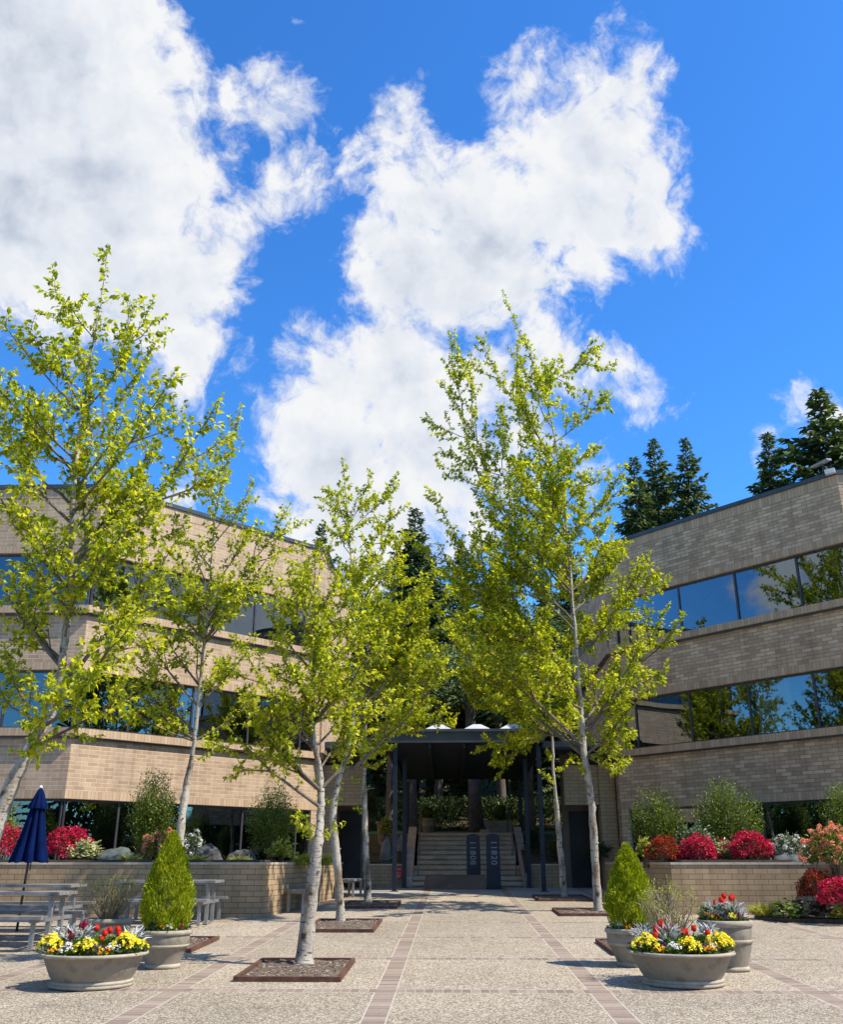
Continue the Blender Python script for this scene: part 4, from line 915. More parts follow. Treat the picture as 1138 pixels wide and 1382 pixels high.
# ============================================================ deciduous trees
TREES = {"A":{"r":0.115,"trunk":[[-5.66,12.0,0.28],[-5.67,12.01,1.46],[-5.55,12.06,2.32],[-5.36,12.11,2.94],[-5.17,12.21,3.49],[-5.1,12.12,4.07],[-5.16,12.2,4.97],[-5.08,11.77,5.95],[-5.23,11.98,7.15],[-5.33,12.21,8.47],[-5.24,12.07,9.4],[-5.29,12.19,10.6]],"tips":[[-5.28,12.14,8.96,-5.36,10.62,8.96,9.53],[-5.27,12.07,7.66,-4.64,12.59,9.86,8.39],[-5.21,11.95,6.96,-4.56,12.79,9.37,7.84],[-5.09,11.78,6.03,-3.65,11.06,7.8,7.07],[-5.16,12.19,4.91,-3.36,12.38,8.09,5.93],[-5.15,12.19,4.8,-3.8,11.72,6.57,5.81],[-5.14,12.17,3.75,-3.77,12.15,5.7,4.46],[-5.17,12.21,3.5,-3.69,10.74,4.34,4.01],[-5.27,12.08,7.71,-6.05,10.84,8.49,8.42],[-5.29,12.13,8.01,-5.79,11.11,8.38,8.65],[-5.1,11.8,6.12,-7.43,13.02,8.69,7.14],[-5.15,12.15,5.09,-6.12,11.28,6.41,6.13],[-5.11,12.13,4.01,-6.51,12.63,5.6,4.9],[-5.28,12.15,3.16,-6.4,13.12,4.53,3.41],[-5.32,12.19,8.34,-6.17,13.29,10.06,8.9],[-5.13,11.85,6.38,-4.45,11.58,7.41,7.36],[-5.18,11.9,6.71,-6.99,11.7,8.82,7.64],[-5.1,11.85,5.77,-4.74,12.07,6.72,6.81],[-5.17,11.9,6.67,-6.4,12.78,8.03,7.6],[-5.16,12.2,4.92,-4.0,10.96,5.64,5.95],[-5.14,12.09,5.21,-5.9,12.72,6.3,6.25],[-5.12,12.01,5.41,-4.37,12.69,7.46,6.45],[-5.1,12.12,4.08,-6.24,12.98,5.26,5.01],[-5.25,12.17,3.25,-4.04,10.68,3.71,3.56],[-5.18,12.2,3.46,-4.25,13.03,5.26,3.95],[-5.36,12.11,2.94,-4.68,10.82,3.23,3.0],[-5.36,12.11,2.94,-3.98,11.58,3.61,3.0],[-5.1,11.8,6.12,-5.39,12.32,7.24,7.14],[-5.09,11.79,6.04,-5.08,13.14,7.69,7.07],[-5.12,12.15,4.4,-4.75,11.53,5.03,5.37],[-5.14,12.17,4.6,-5.66,13.24,5.76,5.58],[-5.13,12.04,5.32,-4.32,12.11,6.81,6.36],[-5.27,12.08,7.72,-5.55,11.45,8.32,8.43],[-5.09,11.8,5.89,-6.03,11.52,7.02,6.94],[-5.15,12.18,4.8,-5.33,11.1,5.29,5.81],[-5.16,12.19,4.91,-4.12,10.83,5.3,5.93],[-5.19,11.93,6.86,-5.76,11.04,7.5,7.76],[-5.18,11.91,6.73,-5.42,12.55,7.96,7.65],[-5.15,12.14,5.11,-5.46,13.43,6.42,6.14],[-5.15,12.16,5.07,-5.19,11.03,5.53,6.1]]},"B":{"r":0.078,"trunk":[[-4.16,15.5,0.37],[-4.25,15.45,1.96],[-4.26,15.62,2.76],[-4.17,15.51,3.45],[-4.14,15.45,4.4],[-4.09,15.37,5.26],[-4.13,15.55,6.22],[-4.17,15.66,7.36],[-4.01,15.48,8.14],[-3.81,15.46,9.5]],"tips":[[-4.1,15.41,5.49,-2.73,15.04,7.36,5.24],[-4.1,15.39,5.02,-3.15,15.04,6.19,4.72],[-4.16,15.64,7.12,-4.43,16.2,8.23,6.79],[-4.1,15.39,5.09,-5.41,16.24,6.65,4.81],[-4.15,15.47,4.01,-5.58,15.35,5.91,3.59],[-4.17,15.5,3.58,-5.38,16.01,5.16,3.14],[-4.14,15.57,6.41,-4.98,16.15,7.47,6.16],[-4.15,15.47,4.04,-3.35,15.91,5.25,3.62],[-4.17,15.51,3.45,-3.27,15.84,4.15,3.0],[-4.17,15.51,3.45,-4.98,16.06,4.2,3.0],[-4.15,15.61,6.84,-3.42,15.21,7.88,6.54],[-4.14,15.62,7.53,-4.74,16.0,8.6,7.22],[-4.1,15.39,5.09,-2.97,15.13,6.61,4.8],[-4.07,15.55,7.85,-3.96,15.47,8.72,7.63],[-4.11,15.41,4.83,-4.96,16.12,5.85,4.5],[-4.16,15.48,3.9,-3.91,15.97,4.75,3.48],[-4.17,15.51,3.45,-5.11,15.18,3.88,3.0],[-4.11,15.44,5.64,-4.97,16.57,6.82,5.4],[-4.12,15.5,5.96,-3.52,15.82,7.2,5.73],[-4.17,15.51,3.45,-5.52,15.59,4.68,3.0],[-4.1,15.38,5.11,-3.37,14.36,5.62,4.83],[-4.09,15.38,5.33,-3.79,15.61,6.19,5.07],[-4.1,15.43,5.6,-4.56,14.91,6.25,5.35],[-4.09,15.37,5.23,-4.5,15.92,6.19,4.96],[-4.12,15.5,5.96,-4.46,15.41,6.76,5.73],[-4.09,15.37,5.27,-4.59,16.28,6.33,5.01],[-4.14,15.45,4.33,-4.96,15.83,5.39,3.92],[-4.11,15.4,4.94,-4.37,16.24,5.96,4.63],[-4.14,15.45,4.32,-4.17,15.12,5.02,3.92],[-4.1,15.39,5.07,-3.99,15.85,5.99,4.78],[-4.09,15.37,5.24,-4.03,16.08,6.24,4.98]]},"C":{"r":0.108,"trunk":[[-1.9,13.2,0.31],[-1.86,13.24,0.99],[-1.78,13.16,1.72],[-1.76,13.32,2.29],[-1.8,13.38,2.73],[-1.89,13.29,3.18],[-1.96,13.43,3.71],[-1.96,13.42,4.45],[-2.05,13.21,5.06],[-2.19,13.21,5.69]],"tips":[[-1.96,13.42,4.17,-2.84,13.27,5.31,6.62],[-1.99,13.35,4.67,-2.63,13.06,5.53,7.35],[-1.88,13.3,3.15,-3.04,13.07,4.6,4.93],[-1.78,13.35,2.51,-3.01,13.35,3.91,3.5],[-1.76,13.32,2.29,-2.96,12.83,3.27,3.0],[-2.05,13.22,5.03,-1.89,12.62,5.67,7.95],[-2.0,13.32,4.75,-1.68,13.61,5.65,7.49],[-1.96,13.42,4.27,-1.28,12.99,5.06,6.75],[-1.92,13.35,3.4,-1.05,12.99,4.46,5.41],[-1.78,13.35,2.54,-0.94,13.7,3.91,3.56],[-1.81,13.37,2.8,-1.48,13.84,3.61,4.16],[-1.96,13.43,3.79,-2.58,13.85,4.66,6.1],[-1.96,13.43,4.0,-1.82,13.57,4.82,6.39],[-1.78,13.35,2.52,-2.73,13.27,3.58,3.52],[-2.02,13.29,4.83,-2.5,14.07,5.89,7.62],[-1.92,13.36,3.44,-1.34,13.29,4.21,5.49],[-1.93,13.37,3.47,-2.11,12.82,4.12,5.55],[-1.86,13.32,3.05,-2.4,12.85,3.72,4.71],[-1.96,13.42,4.11,-1.79,13.22,4.86,6.55],[-1.87,13.31,3.1,-1.43,13.99,3.96,4.83],[-1.93,13.37,3.47,-2.12,12.81,4.12,5.55],[-1.87,13.31,3.07,-2.26,12.93,3.75,4.76],[-1.94,13.39,3.55,-1.61,12.49,4.13,5.7],[-1.96,13.43,3.99,-1.88,13.02,4.68,6.38],[-1.92,13.34,3.39,-1.92,13.32,4.14,5.39],[-1.93,13.37,3.47,-1.58,13.27,4.21,5.54],[-1.85,13.33,2.97,-2.02,13.14,3.69,4.54]]},"D":{"r":0.088,"trunk":[[-2.11,19.4,0.48],[-2.21,19.36,1.57],[-2.32,19.37,2.46],[-2.22,19.39,3.17],[-2.02,19.26,3.88],[-1.94,19.22,4.61],[-1.94,19.2,5.68],[-2.04,19.55,7.05],[-2.2,19.48,8.56],[-2.35,19.34,10.11]],"tips":[[-2.18,19.49,8.41,-1.1,18.74,9.44,7.9],[-2.2,19.48,8.56,-1.68,19.33,9.73,8.0],[-2.2,19.48,8.56,-2.49,18.1,8.93,8.0],[-2.03,19.52,6.92,-2.86,19.37,8.01,6.91],[-1.94,19.21,5.29,-3.4,20.16,7.23,5.64],[-2.02,19.47,6.72,-0.91,19.91,8.49,6.76],[-1.94,19.21,5.09,-0.27,19.12,7.4,5.45],[-1.97,19.23,4.37,0.03,19.39,7.12,4.68],[-1.99,19.24,4.16,-0.5,20.23,6.38,4.38],[-2.22,19.39,3.17,-0.1,19.42,5.33,3.0],[-2.22,19.39,3.17,-0.74,20.17,4.76,3.0],[-1.99,19.24,4.2,-3.03,20.37,5.61,4.43],[-2.11,19.52,7.72,-1.28,20.44,9.26,7.44],[-2.13,19.51,7.9,-2.35,18.02,8.2,7.56],[-2.04,19.55,7.06,-1.59,18.32,7.49,7.01],[-1.94,19.21,5.32,-1.0,18.86,6.53,5.66],[-1.94,19.22,4.58,-3.14,19.9,6.16,4.96],[-1.94,19.22,4.81,-1.36,19.71,5.78,5.19],[-1.95,19.24,5.83,-2.7,20.04,6.85,6.11],[-1.95,19.23,5.82,-3.21,18.41,7.38,6.1],[-1.94,19.22,4.85,-1.61,18.97,5.56,5.23],[-1.96,19.23,4.43,-1.37,19.9,5.4,4.75],[-2.03,19.51,6.89,-2.31,20.31,7.96,6.88],[-1.94,19.2,5.63,-1.66,18.33,6.19,5.95],[-1.98,19.36,6.3,-1.89,17.95,6.69,6.45],[-1.94,19.21,4.88,-1.1,19.54,6.16,5.25],[-1.94,19.22,4.6,-0.94,19.84,6.17,4.99],[-2.02,19.47,6.75,-1.83,18.25,7.19,6.78],[-1.94,19.22,4.58,-0.81,19.82,6.32,4.96],[-2.06,19.54,7.24,-1.39,18.54,7.74,7.13]]},"E":{"r":0.088,"trunk":[[-2.01,24.4,0.62],[-2.09,24.39,1.99],[-2.16,24.47,3.4],[-2.16,24.43,4.49],[-2.17,24.49,6.41],[-2.09,24.62,8.04],[-1.88,24.47,9.25],[-1.64,24.57,10.25]],"tips":[[-2.1,24.6,7.79,-1.25,25.17,9.36,4.84],[-2.16,24.51,6.71,-0.88,24.97,8.65,4.18],[-2.16,24.44,4.94,-0.11,24.61,7.72,3.23],[-2.16,24.51,6.63,-2.83,23.18,7.38,4.14],[-2.16,24.43,4.49,-0.22,24.69,6.33,3.0],[-2.16,24.43,4.49,-0.04,25.01,5.41,3.0],[-2.16,24.43,4.49,-1.44,25.69,5.32,3.0],[-2.16,24.43,4.6,-2.68,24.95,5.42,3.06],[-2.16,24.43,4.49,-1.6,23.15,4.08,3.0],[-2.05,24.59,8.25,-2.62,25.37,9.32,5.18],[-2.16,24.46,5.37,-3.16,23.75,6.65,3.46],[-2.16,24.44,4.91,-0.61,24.61,7.02,3.22],[-2.16,24.45,5.11,-1.24,25.49,6.6,3.33],[-2.14,24.54,7.03,-1.73,24.99,7.93,4.38],[-2.17,24.48,6.09,-1.64,23.39,6.62,3.84],[-2.15,24.52,6.82,-1.71,23.82,7.42,4.25],[-2.13,24.55,7.13,-1.52,25.49,8.39,4.44],[-2.12,24.58,7.53,-1.96,23.4,8.0,4.69],[-2.15,24.53,6.88,-1.71,24.7,7.7,4.29],[-2.15,24.52,6.74,-2.33,24.15,7.43,4.2],[-2.11,24.59,7.67,-1.73,23.45,8.15,4.77]]},"F":{"r":0.092,"trunk":[[3.16,22.0,0.55],[3.15,22.01,1.65],[3.13,21.89,2.88],[3.04,21.86,3.84],[3.03,21.94,5.02],[2.99,21.79,6.37],[2.96,21.79,7.63],[2.96,22.04,9.22],[2.89,22.12,10.84],[2.7,22.18,12.55],[2.21,21.82,14.12],[1.56,21.97,16.18]],"tips":[[2.96,21.94,8.6,-0.1,21.36,13.14,6.61],[2.86,22.13,11.13,0.82,20.87,14.13,8.17],[3.02,21.88,5.52,-0.48,21.02,10.09,4.37],[2.46,22.01,13.3,3.58,19.71,12.94,9.48],[2.79,22.15,11.75,3.96,20.49,12.3,8.53],[2.96,22.02,9.06,4.27,20.61,10.42,6.9],[3.0,21.82,6.06,4.91,21.96,8.63,4.77],[3.04,21.89,4.34,5.56,23.56,7.71,3.43],[2.96,21.79,7.55,0.37,22.44,11.81,5.94],[3.04,21.86,3.84,4.41,21.36,5.34,3.0],[3.04,21.86,3.84,4.13,21.67,4.23,3.0],[3.04,21.86,3.84,3.64,21.06,3.45,3.0],[3.04,21.86,3.91,1.59,23.94,6.18,3.06],[3.04,21.86,3.84,0.64,23.44,6.75,3.0],[3.04,21.87,4.03,0.34,21.49,7.39,3.16],[2.91,22.1,10.49,1.86,21.82,12.39,7.78],[2.98,21.79,6.89,0.98,20.79,9.36,5.41],[2.96,22.01,9.01,1.69,22.69,11.52,6.87],[2.89,22.12,10.77,3.37,19.87,10.64,7.95],[2.96,21.9,8.33,4.29,23.79,10.23,6.44],[3.0,21.83,6.05,4.93,23.62,8.72,4.77],[3.04,21.89,4.33,4.53,21.87,6.49,3.42],[2.96,21.88,8.22,2.16,22.25,9.7,6.37],[3.02,21.92,5.22,0.6,20.67,8.05,4.15],[2.96,21.79,7.56,2.82,23.59,8.94,5.95],[3.0,21.82,6.12,4.02,23.21,7.63,4.82],[3.02,21.92,5.24,1.73,22.79,7.16,4.16],[3.03,21.93,4.91,1.93,19.72,5.45,3.9],[3.03,21.91,4.54,4.22,23.88,6.25,3.6],[2.96,21.97,8.75,3.12,21.22,9.31,6.7],[3.04,21.86,3.84,4.2,23.17,5.03,3.0],[3.01,21.88,5.57,1.13,21.24,7.85,4.4],[3.02,21.92,5.21,0.1,21.01,8.89,4.14],[2.93,22.08,9.96,3.11,19.61,9.79,7.45],[2.74,22.17,12.18,1.92,21.8,14.11,8.79],[2.64,22.13,12.75,2.8,23.71,14.72,9.13],[2.96,21.8,7.67,0.91,20.69,10.27,6.03],[2.97,21.79,7.39,3.08,23.43,8.69,5.81],[2.94,22.06,9.6,2.3,21.14,10.32,7.23],[2.98,21.79,6.92,1.27,21.81,9.41,5.44],[2.94,22.06,9.65,2.08,20.75,10.49,7.27],[2.96,22.01,9.05,2.29,24.35,11.56,6.89],[2.96,22.04,9.21,1.67,19.84,10.16,6.99],[2.99,21.79,6.38,3.21,23.08,7.49,5.01],[2.96,21.8,7.67,4.14,22.36,9.25,6.03],[2.96,21.82,7.85,2.92,22.78,8.97,6.14],[2.97,21.79,7.18,3.65,22.58,8.2,5.64],[2.9,22.11,10.59,2.72,24.02,12.51,7.85],[3.0,21.82,6.14,3.44,23.03,7.21,4.83],[2.97,21.79,7.18,4.54,22.83,9.32,5.64],[2.98,21.79,6.69,1.28,20.64,8.63,5.25],[2.92,22.09,10.16,2.72,21.31,10.7,7.58],[2.96,21.87,8.13,1.93,19.92,8.76,6.31],[2.96,21.94,8.61,2.58,24.41,10.61,6.62],[2.96,21.84,7.92,2.19,21.85,9.13,6.18]]},"G":{"r":0.092,"trunk":[[2.96,26.6,0.68],[2.9,26.63,2.21],[2.82,26.52,3.73],[2.82,26.5,4.92],[2.73,26.38,6.33],[2.52,26.65,7.66],[2.17,26.71,9.0],[1.85,26.49,9.62]],"tips":[[2.82,26.5,4.92,0.76,26.07,4.52,3.0],[2.82,26.5,4.92,0.25,26.91,6.76,3.0],[2.81,26.49,5.08,0.74,26.83,7.93,3.11],[2.64,26.49,6.9,1.32,25.76,8.75,4.42],[2.68,26.44,6.62,3.59,25.72,7.65,4.22],[2.82,26.5,4.92,3.98,27.94,5.73,3.0],[2.82,26.5,4.92,1.14,27.33,4.21,3.0],[2.82,26.5,4.92,2.21,25.14,5.33,3.0],[2.82,26.5,4.92,0.09,27.38,8.07,3.0],[2.73,26.38,6.3,1.91,25.46,7.19,3.98],[2.82,26.5,4.92,0.88,25.75,6.02,3.0],[2.75,26.41,6.01,3.33,27.41,6.95,3.77],[2.82,26.5,4.92,1.94,27.02,4.99,3.0],[2.81,26.49,5.05,4.05,26.43,6.75,3.09],[2.5,26.65,7.75,2.84,26.09,8.39,5.07],[2.82,26.5,4.92,1.83,26.35,5.75,3.0],[2.79,26.46,5.42,2.1,27.51,6.57,3.35],[2.75,26.41,6.02,2.74,26.68,6.82,3.78],[2.79,26.46,5.44,2.0,25.34,6.11,3.37],[2.81,26.49,5.02,1.6,25.06,6.16,3.07],[2.81,26.48,5.11,1.09,27.19,7.57,3.13],[2.81,26.48,5.1,1.42,27.13,7.08,3.13]]}}
def noise_pts(a, c, b, n, rng, wob):
    P = []
    for i in range(n + 1):
        t = i / n
        p = a * (1 - t) ** 2 + c * 2 * t * (1 - t) + b * t * t
        if 0 < i < n: p = p + rng.normal(0, wob, 3)
        P.append(p)
    return P
def tree(key, label, leaf, dens, seed, twig_l=0.55, lr=1.0):
    d = TREES[key]; rng = np.random.default_rng(seed); rr = random.Random(seed)
    T = [np.array(p) for p in d['trunk']]; r0 = d['r'] * lr
    t = thing('birch_tree', tuple(T[0]), label, 'tree', 'young birch trees on the plaza')
    n = len(T)
    # smooth trunk
    pts, rad = [], []
    cum = [0]
    for i in range(1, n): cum.append(cum[-1] + np.linalg.norm(T[i] - T[i - 1]))
    H = cum[-1]
    def trad(s):
        f = s / H
        k = 1 - 1.1 * f if f < .25 else .725 * (1 - (f - .25) / .06 * .35 if f < .31 else .65 * ((1 - f) / .69) ** 1.1)
        return max(0.007, r0 * k * (1.0 + 0.35 * math.exp(-s / 0.18)))
    for i in range(n - 1):
        p0, p1, p2, p3 = T[max(i - 1, 0)], T[i], T[i + 1], T[min(i + 2, n - 1)]
        k = 8
        for j in range(k):
            u = j / k
            p = 0.5 * ((2 * p1) + (-p0 + p2) * u + (2 * p0 - 5 * p1 + 4 * p2 - p3) * u * u + (-p0 + 3 * p1 - 3 * p2 + p3) * u ** 3)
            s = cum[i] + (cum[i + 1] - cum[i]) * u
            pts.append(p + rng.normal(0, 0.006, 3)); rad.append(trad(s) * (1 + 0.05 * rng.normal()))
    pts.append(T[-1]); rad.append(.006)
    mb = MB(); mb.tube(pts, rad, 14, wob=0.05, rng=rr)
    # knots and short snags
    for i in range(10, min(len(pts) - 4, 60), 3):
        if rr.random() < .75:
            a = rr.uniform(0, 6.28); dv = np.array([math.cos(a), math.sin(a), .35]); p = pts[i] + dv * rad[i] * .6
            L = rad[i] * rr.uniform(.6, 1.0); mb.tube([p, p + dv * L], [rad[i] * .3, rad[i] * .17], 6)
    obj('trunk', mb, M['birch'], t, smooth=True)
    bm = MB(); tw = MB()
    LP, LD = [], []
    def addleaf(p, dv, k=1):
        for _ in range(k): LP.append(p + rng.normal(0, .018, 3)); LD.append(dv)
    def leaves_on(P, t0, spacing, out=.75):
        for i in range(len(P) - 1):
            seg = P[i + 1] - P[i]; L = np.linalg.norm(seg)
            if L < 1e-4: continue
            dd = seg / L; m = max(1, int(L / spacing * dens + rr.random()))
            for j in range(m):
                u = (int(rr.random() * 4) + .5 + rr.gauss(0, .07)) / 4
                if (i + u) / (len(P) - 1) < t0: continue
                q = rng.normal(0, 1, 3); q -= dd * q.dot(dd); q /= np.linalg.norm(q)
                dv = q * out + dd * .45 + np.array([0, 0, -.38])
                addleaf(P[i] + seg * u, dv, 1 + (rr.random() < .5))
    def twig(p, dd, L):
        e = p + dd * L + np.array([0, 0, .08 * L]); c = (p + e) / 2 + rng.normal(0, .05 * L, 3)
        P = [p, c, e]; tw.tube(P, [.006, .0045, .002], 3, cap=False); leaves_on(P, .12, .075)
        addleaf(e, dd, 3)
    def limb(a, b, r, depth):
        L = np.linalg.norm(b - a); dd = (b - a) / L
        out = np.array([dd[0], dd[1], 0]); 
        c = (a + b) / 2 + out * L * .10 - np.array([0, 0, .05 * L])
        m = max(3, int(L / .35)); P = noise_pts(a, c, b, m, rng, .02 * min(1, L))
        rd = [r * (1 - i / m) ** .9 + .004 for i in range(m + 1)]
        (bm if r > .012 else tw).tube(P, rd, 7 if r > .02 else 4, cap=False)
        leaves_on(P, .35, .09)
        addleaf(b, dd, 4)
        nt = max(2, int(L / .19))
        for k in range(nt):
            u = .22 + .76 * (k + rr.random()) / nt
            i = min(m - 1, int(u * m)); p = P[i] + (P[i + 1] - P[i]) * (u * m - i)
            q = rng.normal(0, 1, 3); q -= dd * q.dot(dd); q /= np.linalg.norm(q)
            v = dd * .75 + q * .75 + np.array([0, 0, .15]); v /= np.linalg.norm(v)
            twig(p, v, twig_l * rr.uniform(.45, 1.1) * (1.12 - u * .75))
        if depth < 1 and L > .9:
            for k in range(max(2, int(L / .6))):
                u = rr.uniform(.22, .82); i = min(m - 1, int(u * m)); p = P[i]
                q = rng.normal(0, 1, 3); q -= dd * q.dot(dd); q /= np.linalg.norm(q)
                v = dd * .85 + q * .62 + np.array([0, 0, .1]); v /= np.linalg.norm(v)
                limb(p, p + v * L * rr.uniform(.22, .40), max(.008, r * .4), depth + 1)
    for tp in d['tips']:
        a = np.array(tp[:3]); b = np.array(tp[3:6]); f = tp[6]; i = int(f)
        s = cum[min(i, n - 1)] + (f - i) * (cum[min(i + 1, n - 1)] - cum[min(i, n - 1)])
        L = np.linalg.norm(b - a)
        if L < .25: continue
        limb(a, b, min(trad(s) * .6, .007 + .0095 * L), 0)
    top = pts[int(len(pts) * .62):]
    leaves_on(top, 0.0, .10)
    for k in range(int(len(top) * .9)):
        u = rr.random() * (len(top) - 2); i = int(u); q = rng.normal(0, 1, 3); q[2] = abs(q[2]) * .8; q /= np.linalg.norm(q)
        twig(top[i], q, twig_l * rr.uniform(.3, .8) * (1 - .6 * u / len(top)))
    addleaf(pts[-1], np.array([0, 0, 1.]), 5)
    # low epicormic sprigs
    for k in range(5):
        i = int(len(pts) * rr.uniform(.22, .45)); a = rr.uniform(0, 6.28)
        twig(pts[i], np.array([math.cos(a), math.sin(a), .5]) / 1.12, twig_l * rr.uniform(.5, 1.1))
    obj('limbs', bm, M['branch'], t, smooth=True)
    LP = np.array(LP); LD = np.array(LD) + rng.normal(0, .25, (len(LD), 3))
    S = leaf * rng.uniform(.45, 1.25, len(LP))
    V, F = leaf_arrays(LP, LD, S, rng, w=.62, fold=.10, droop=.22)
    cr = npobj('crown', V, F, M['leaf_birch'], t); cr['kind'] = 'stuff'
    o = obj('twigs', tw, M['twig'], t); o['kind'] = 'stuff'
    print('tree', key, 'leaves', len(LP))
tree('A', 'tall leaning birch cut by the left picture edge', .094, 2.9, 11, .55)
tree('B', 'slender birch rising behind the left potted cypress', .086, 3.0, 12, .5)
tree('C', 'birch with a thick leaning pale trunk in the front tree pit', .078, 4.6, 13, .5)
tree('D', 'birch in the middle of the row left of the walkway', .084, 4.8, 14, .6)
tree('E', 'straight trunked birch at the far end of the row left of the walkway', .088, 4.8, 15, .65)
tree('F', 'tallest birch right of the walkway with long upswept limbs', .094, 4.2, 16, .62)
tree('G', 'shorter birch behind the tall one right of the walkway', .092, 4.8, 17, .7)

# ============================================================ conifers
def conifer_mesh(H, Rb, seed, clear=0.22, sparse=1.0):
    rng = np.random.default_rng(seed); P, D, S = [], [], []
    tk = MB(); tk.tube([(0, 0, -1.5), (0.02, 0, H * .3), (0.0, 0.03, H * .7), (0, 0, H)], [H * .019, H * .015, H * .008, .015], 9)
    z = H
    while z > H * clear:
        f = (H - z) / (H * (1 - clear))
        rad = Rb * (f ** .8) * (1 - .18 * max(0, f - .75) / .25) + .12
        nb = int((4 + 5 * min(1, f * 3)) * sparse)
        a0 = rng.uniform(0, 6.28)
        for k in range(nb):
            a = a0 + 6.283 * k / nb + rng.uniform(-.35, .35); L = rad * rng.uniform(.45, 1.25)
            rise = .45 * (1 - f) - .22 * f
            dirv = np.array([math.cos(a), math.sin(a), rise]); 
            e = np.array([0, 0, z]) + dirv * L; e[2] -= .10 * L * L / max(Rb, 1)
            if L > .6: tk.tube([(0, 0, z), tuple(np.array([0, 0, z]) + dirv * L * .5), tuple(e)], [.03 + .01 * L, .02, .006], 3, cap=False)
            m = int(3 + L / .17)
            for j in range(m):
                u = (j + rng.random()) / m; u = .12 + .9 * u
                p = np.array([0, 0, z]) + dirv * L * u; p[2] -= .10 * (L * u) ** 2 / max(Rb, 1)
                for sgn in (-1, 1):
                    sd = np.array([-math.sin(a), math.cos(a), 0]) * sgn
                    v = dirv * .8 + sd * .75 + np.array([0, 0, -.30]) + rng.normal(0, .2, 3)
                    P.append(p + rng.normal(0, .04, 3)); D.append(v); S.append((.20 + .30 * (1 - abs(u - .45))) * (.45 + .55 * min(1, L)))
                P.append(p); D.append(dirv + np.array([0, 0, -.1]) + rng.normal(0, .2, 3)); S.append(.42 * (.5 + .5 * min(1, L)))
        z -= rng.uniform(.30, .56) * (.6 + .55 * min(1, f * 2))
    V, F = leaf_arrays(np.array(P), np.array(D), np.array(S), rng, w=.42, fold=.05, droop=.28)
    return tk, V, F
CON = []
for i, (H, Rb, cl) in enumerate(((16, 2.9, .25), (18, 3.4, .2), (15, 2.4, .12))):
    tk, V, F = conifer_mesh(H, Rb, 40 + i, cl)
    t = thing('conifer_tree', (0, 0, 0), '', 'tree', 'conifers on the hillside and beyond the roofs')
    obj('trunk', tk, M['darkbark'], t, smooth=True); o = npobj('crown', V, F, M['leaf_conifer'], t); o['kind'] = 'stuff'
    CON.append([t, H, False])
def conifer(kind, x, y, ztop, label, rz=None, fat=1.0):
    src, H, used = CON[kind]
    zb = hz(x, y); s = (ztop - zb) / H
    t = copy_tree(src) if used else src
    CON[kind][2] = True
    t.location = (x, y, zb); t.scale = (s * fat, s * fat, s); t.rotation_euler = (0, 0, (x * 7.3 + y) if rz is None else rz)
    t['label'] = label
conifer(0, -1.71, 46, 18.9, 'tall conifer whose tip shows in the gap right of the left birches', fat=1.0)
conifer(1, 0.73, 51, 18.8, 'conifer with thin top left of the tall right birch')
conifer(2, -8.83, 62, 23.8, 'distant conifer tip just above the end of the left roof')
conifer(2, 9.9, 46, 21.6, 'leftmost conifer of the trio above the right roof', fat=.9)
conifer(0, 11.5, 48, 23.6, 'middle conifer of the trio above the right roof', fat=.8)
conifer(1, 12.7, 46, 22.7, 'widest conifer of the trio above the right roof', fat=.8)
conifer(1, 16.35, 44, 22.0, 'lighter green conifer above the right roof, left of the darkest one', fat=1.0)
conifer(0, 18.4, 42, 23.4, 'dark conifer above the floodlight on the right roof', fat=1.25)
conifer(1, 21.3, 43, 22.9, 'conifer cut by the right picture edge above the roof', fat=1.1)
conifer(1, -4.6, 50, 16.0, 'dark conifer behind the left birches, below the roof line')
conifer(0, 3.1, 47, 14.6, 'dark conifer behind the canopy, half hidden by the right birches', fat=1.2)
conifer(1, 5.6, 52, 17.2, 'dark conifer behind the right birches')
conifer(2, 0.2, 44, 11.4, 'low dark conifer right above the canopy roof', fat=1.35)
conifer(2, -3.2, 43.5, 12.2, 'bushy dark conifer behind the left end of the canopy', fat=1.3)
conifer(0, -2.4, 58, 19.0, 'far conifer deep on the hillside behind the canopy', fat=1.2)
conifer(1, 3.0, 60, 20.5, 'far conifer deep on the hillside behind the right birches', fat=1.2)
conifer(1, 7.8, 58, 20.5, 'far conifer rising behind the end of the right roof')
conifer(2, -6.6, 47, 14.0, 'dark conifer hidden behind the far left birch', fat=1.2)
conifer(0, -0.9, 45.0, 15.6, 'broad conifer just behind the canopy, left of its middle', fat=1.25)
conifer(1, 2.4, 44.5, 14.8, 'broad conifer just behind the canopy, right of its middle', fat=1.25)
conifer(2, 4.6, 44.0, 13.6, 'bushy dark conifer behind the right end of the canopy', fat=1.4)
conifer(1, -2.9, 54.0, 19.2, 'slim conifer tip between the middle birches', fat=1.0)
def undergrowth():
    rng = np.random.default_rng(19); n = 26000
    x = rng.uniform(-10, 12, n); y = 41 + 24 * rng.random(n) ** 1.4
    cl = (np.sin(x * 1.7 + y) + np.sin(y * 1.3 - x * .8) + rng.normal(0, .6, n)) > .1
    x, y = x[cl], y[cl]; z = np.array([hz(a, b) for a, b in zip(x, y)]) + rng.random(len(x)) ** 2 * .9
    V, F = leaf_arrays(np.stack([x, y, z], 1), rng.normal(0, .7, (len(x), 3)) + np.array([0, 0, .7]), rng.uniform(.12, .3, len(x)), rng, w=.4)
    tag(npobj('undergrowth', V, F, M['leaf_shrub']), 'ferns and low undergrowth on the wooded slope', 'undergrowth', kind='stuff')
undergrowth()
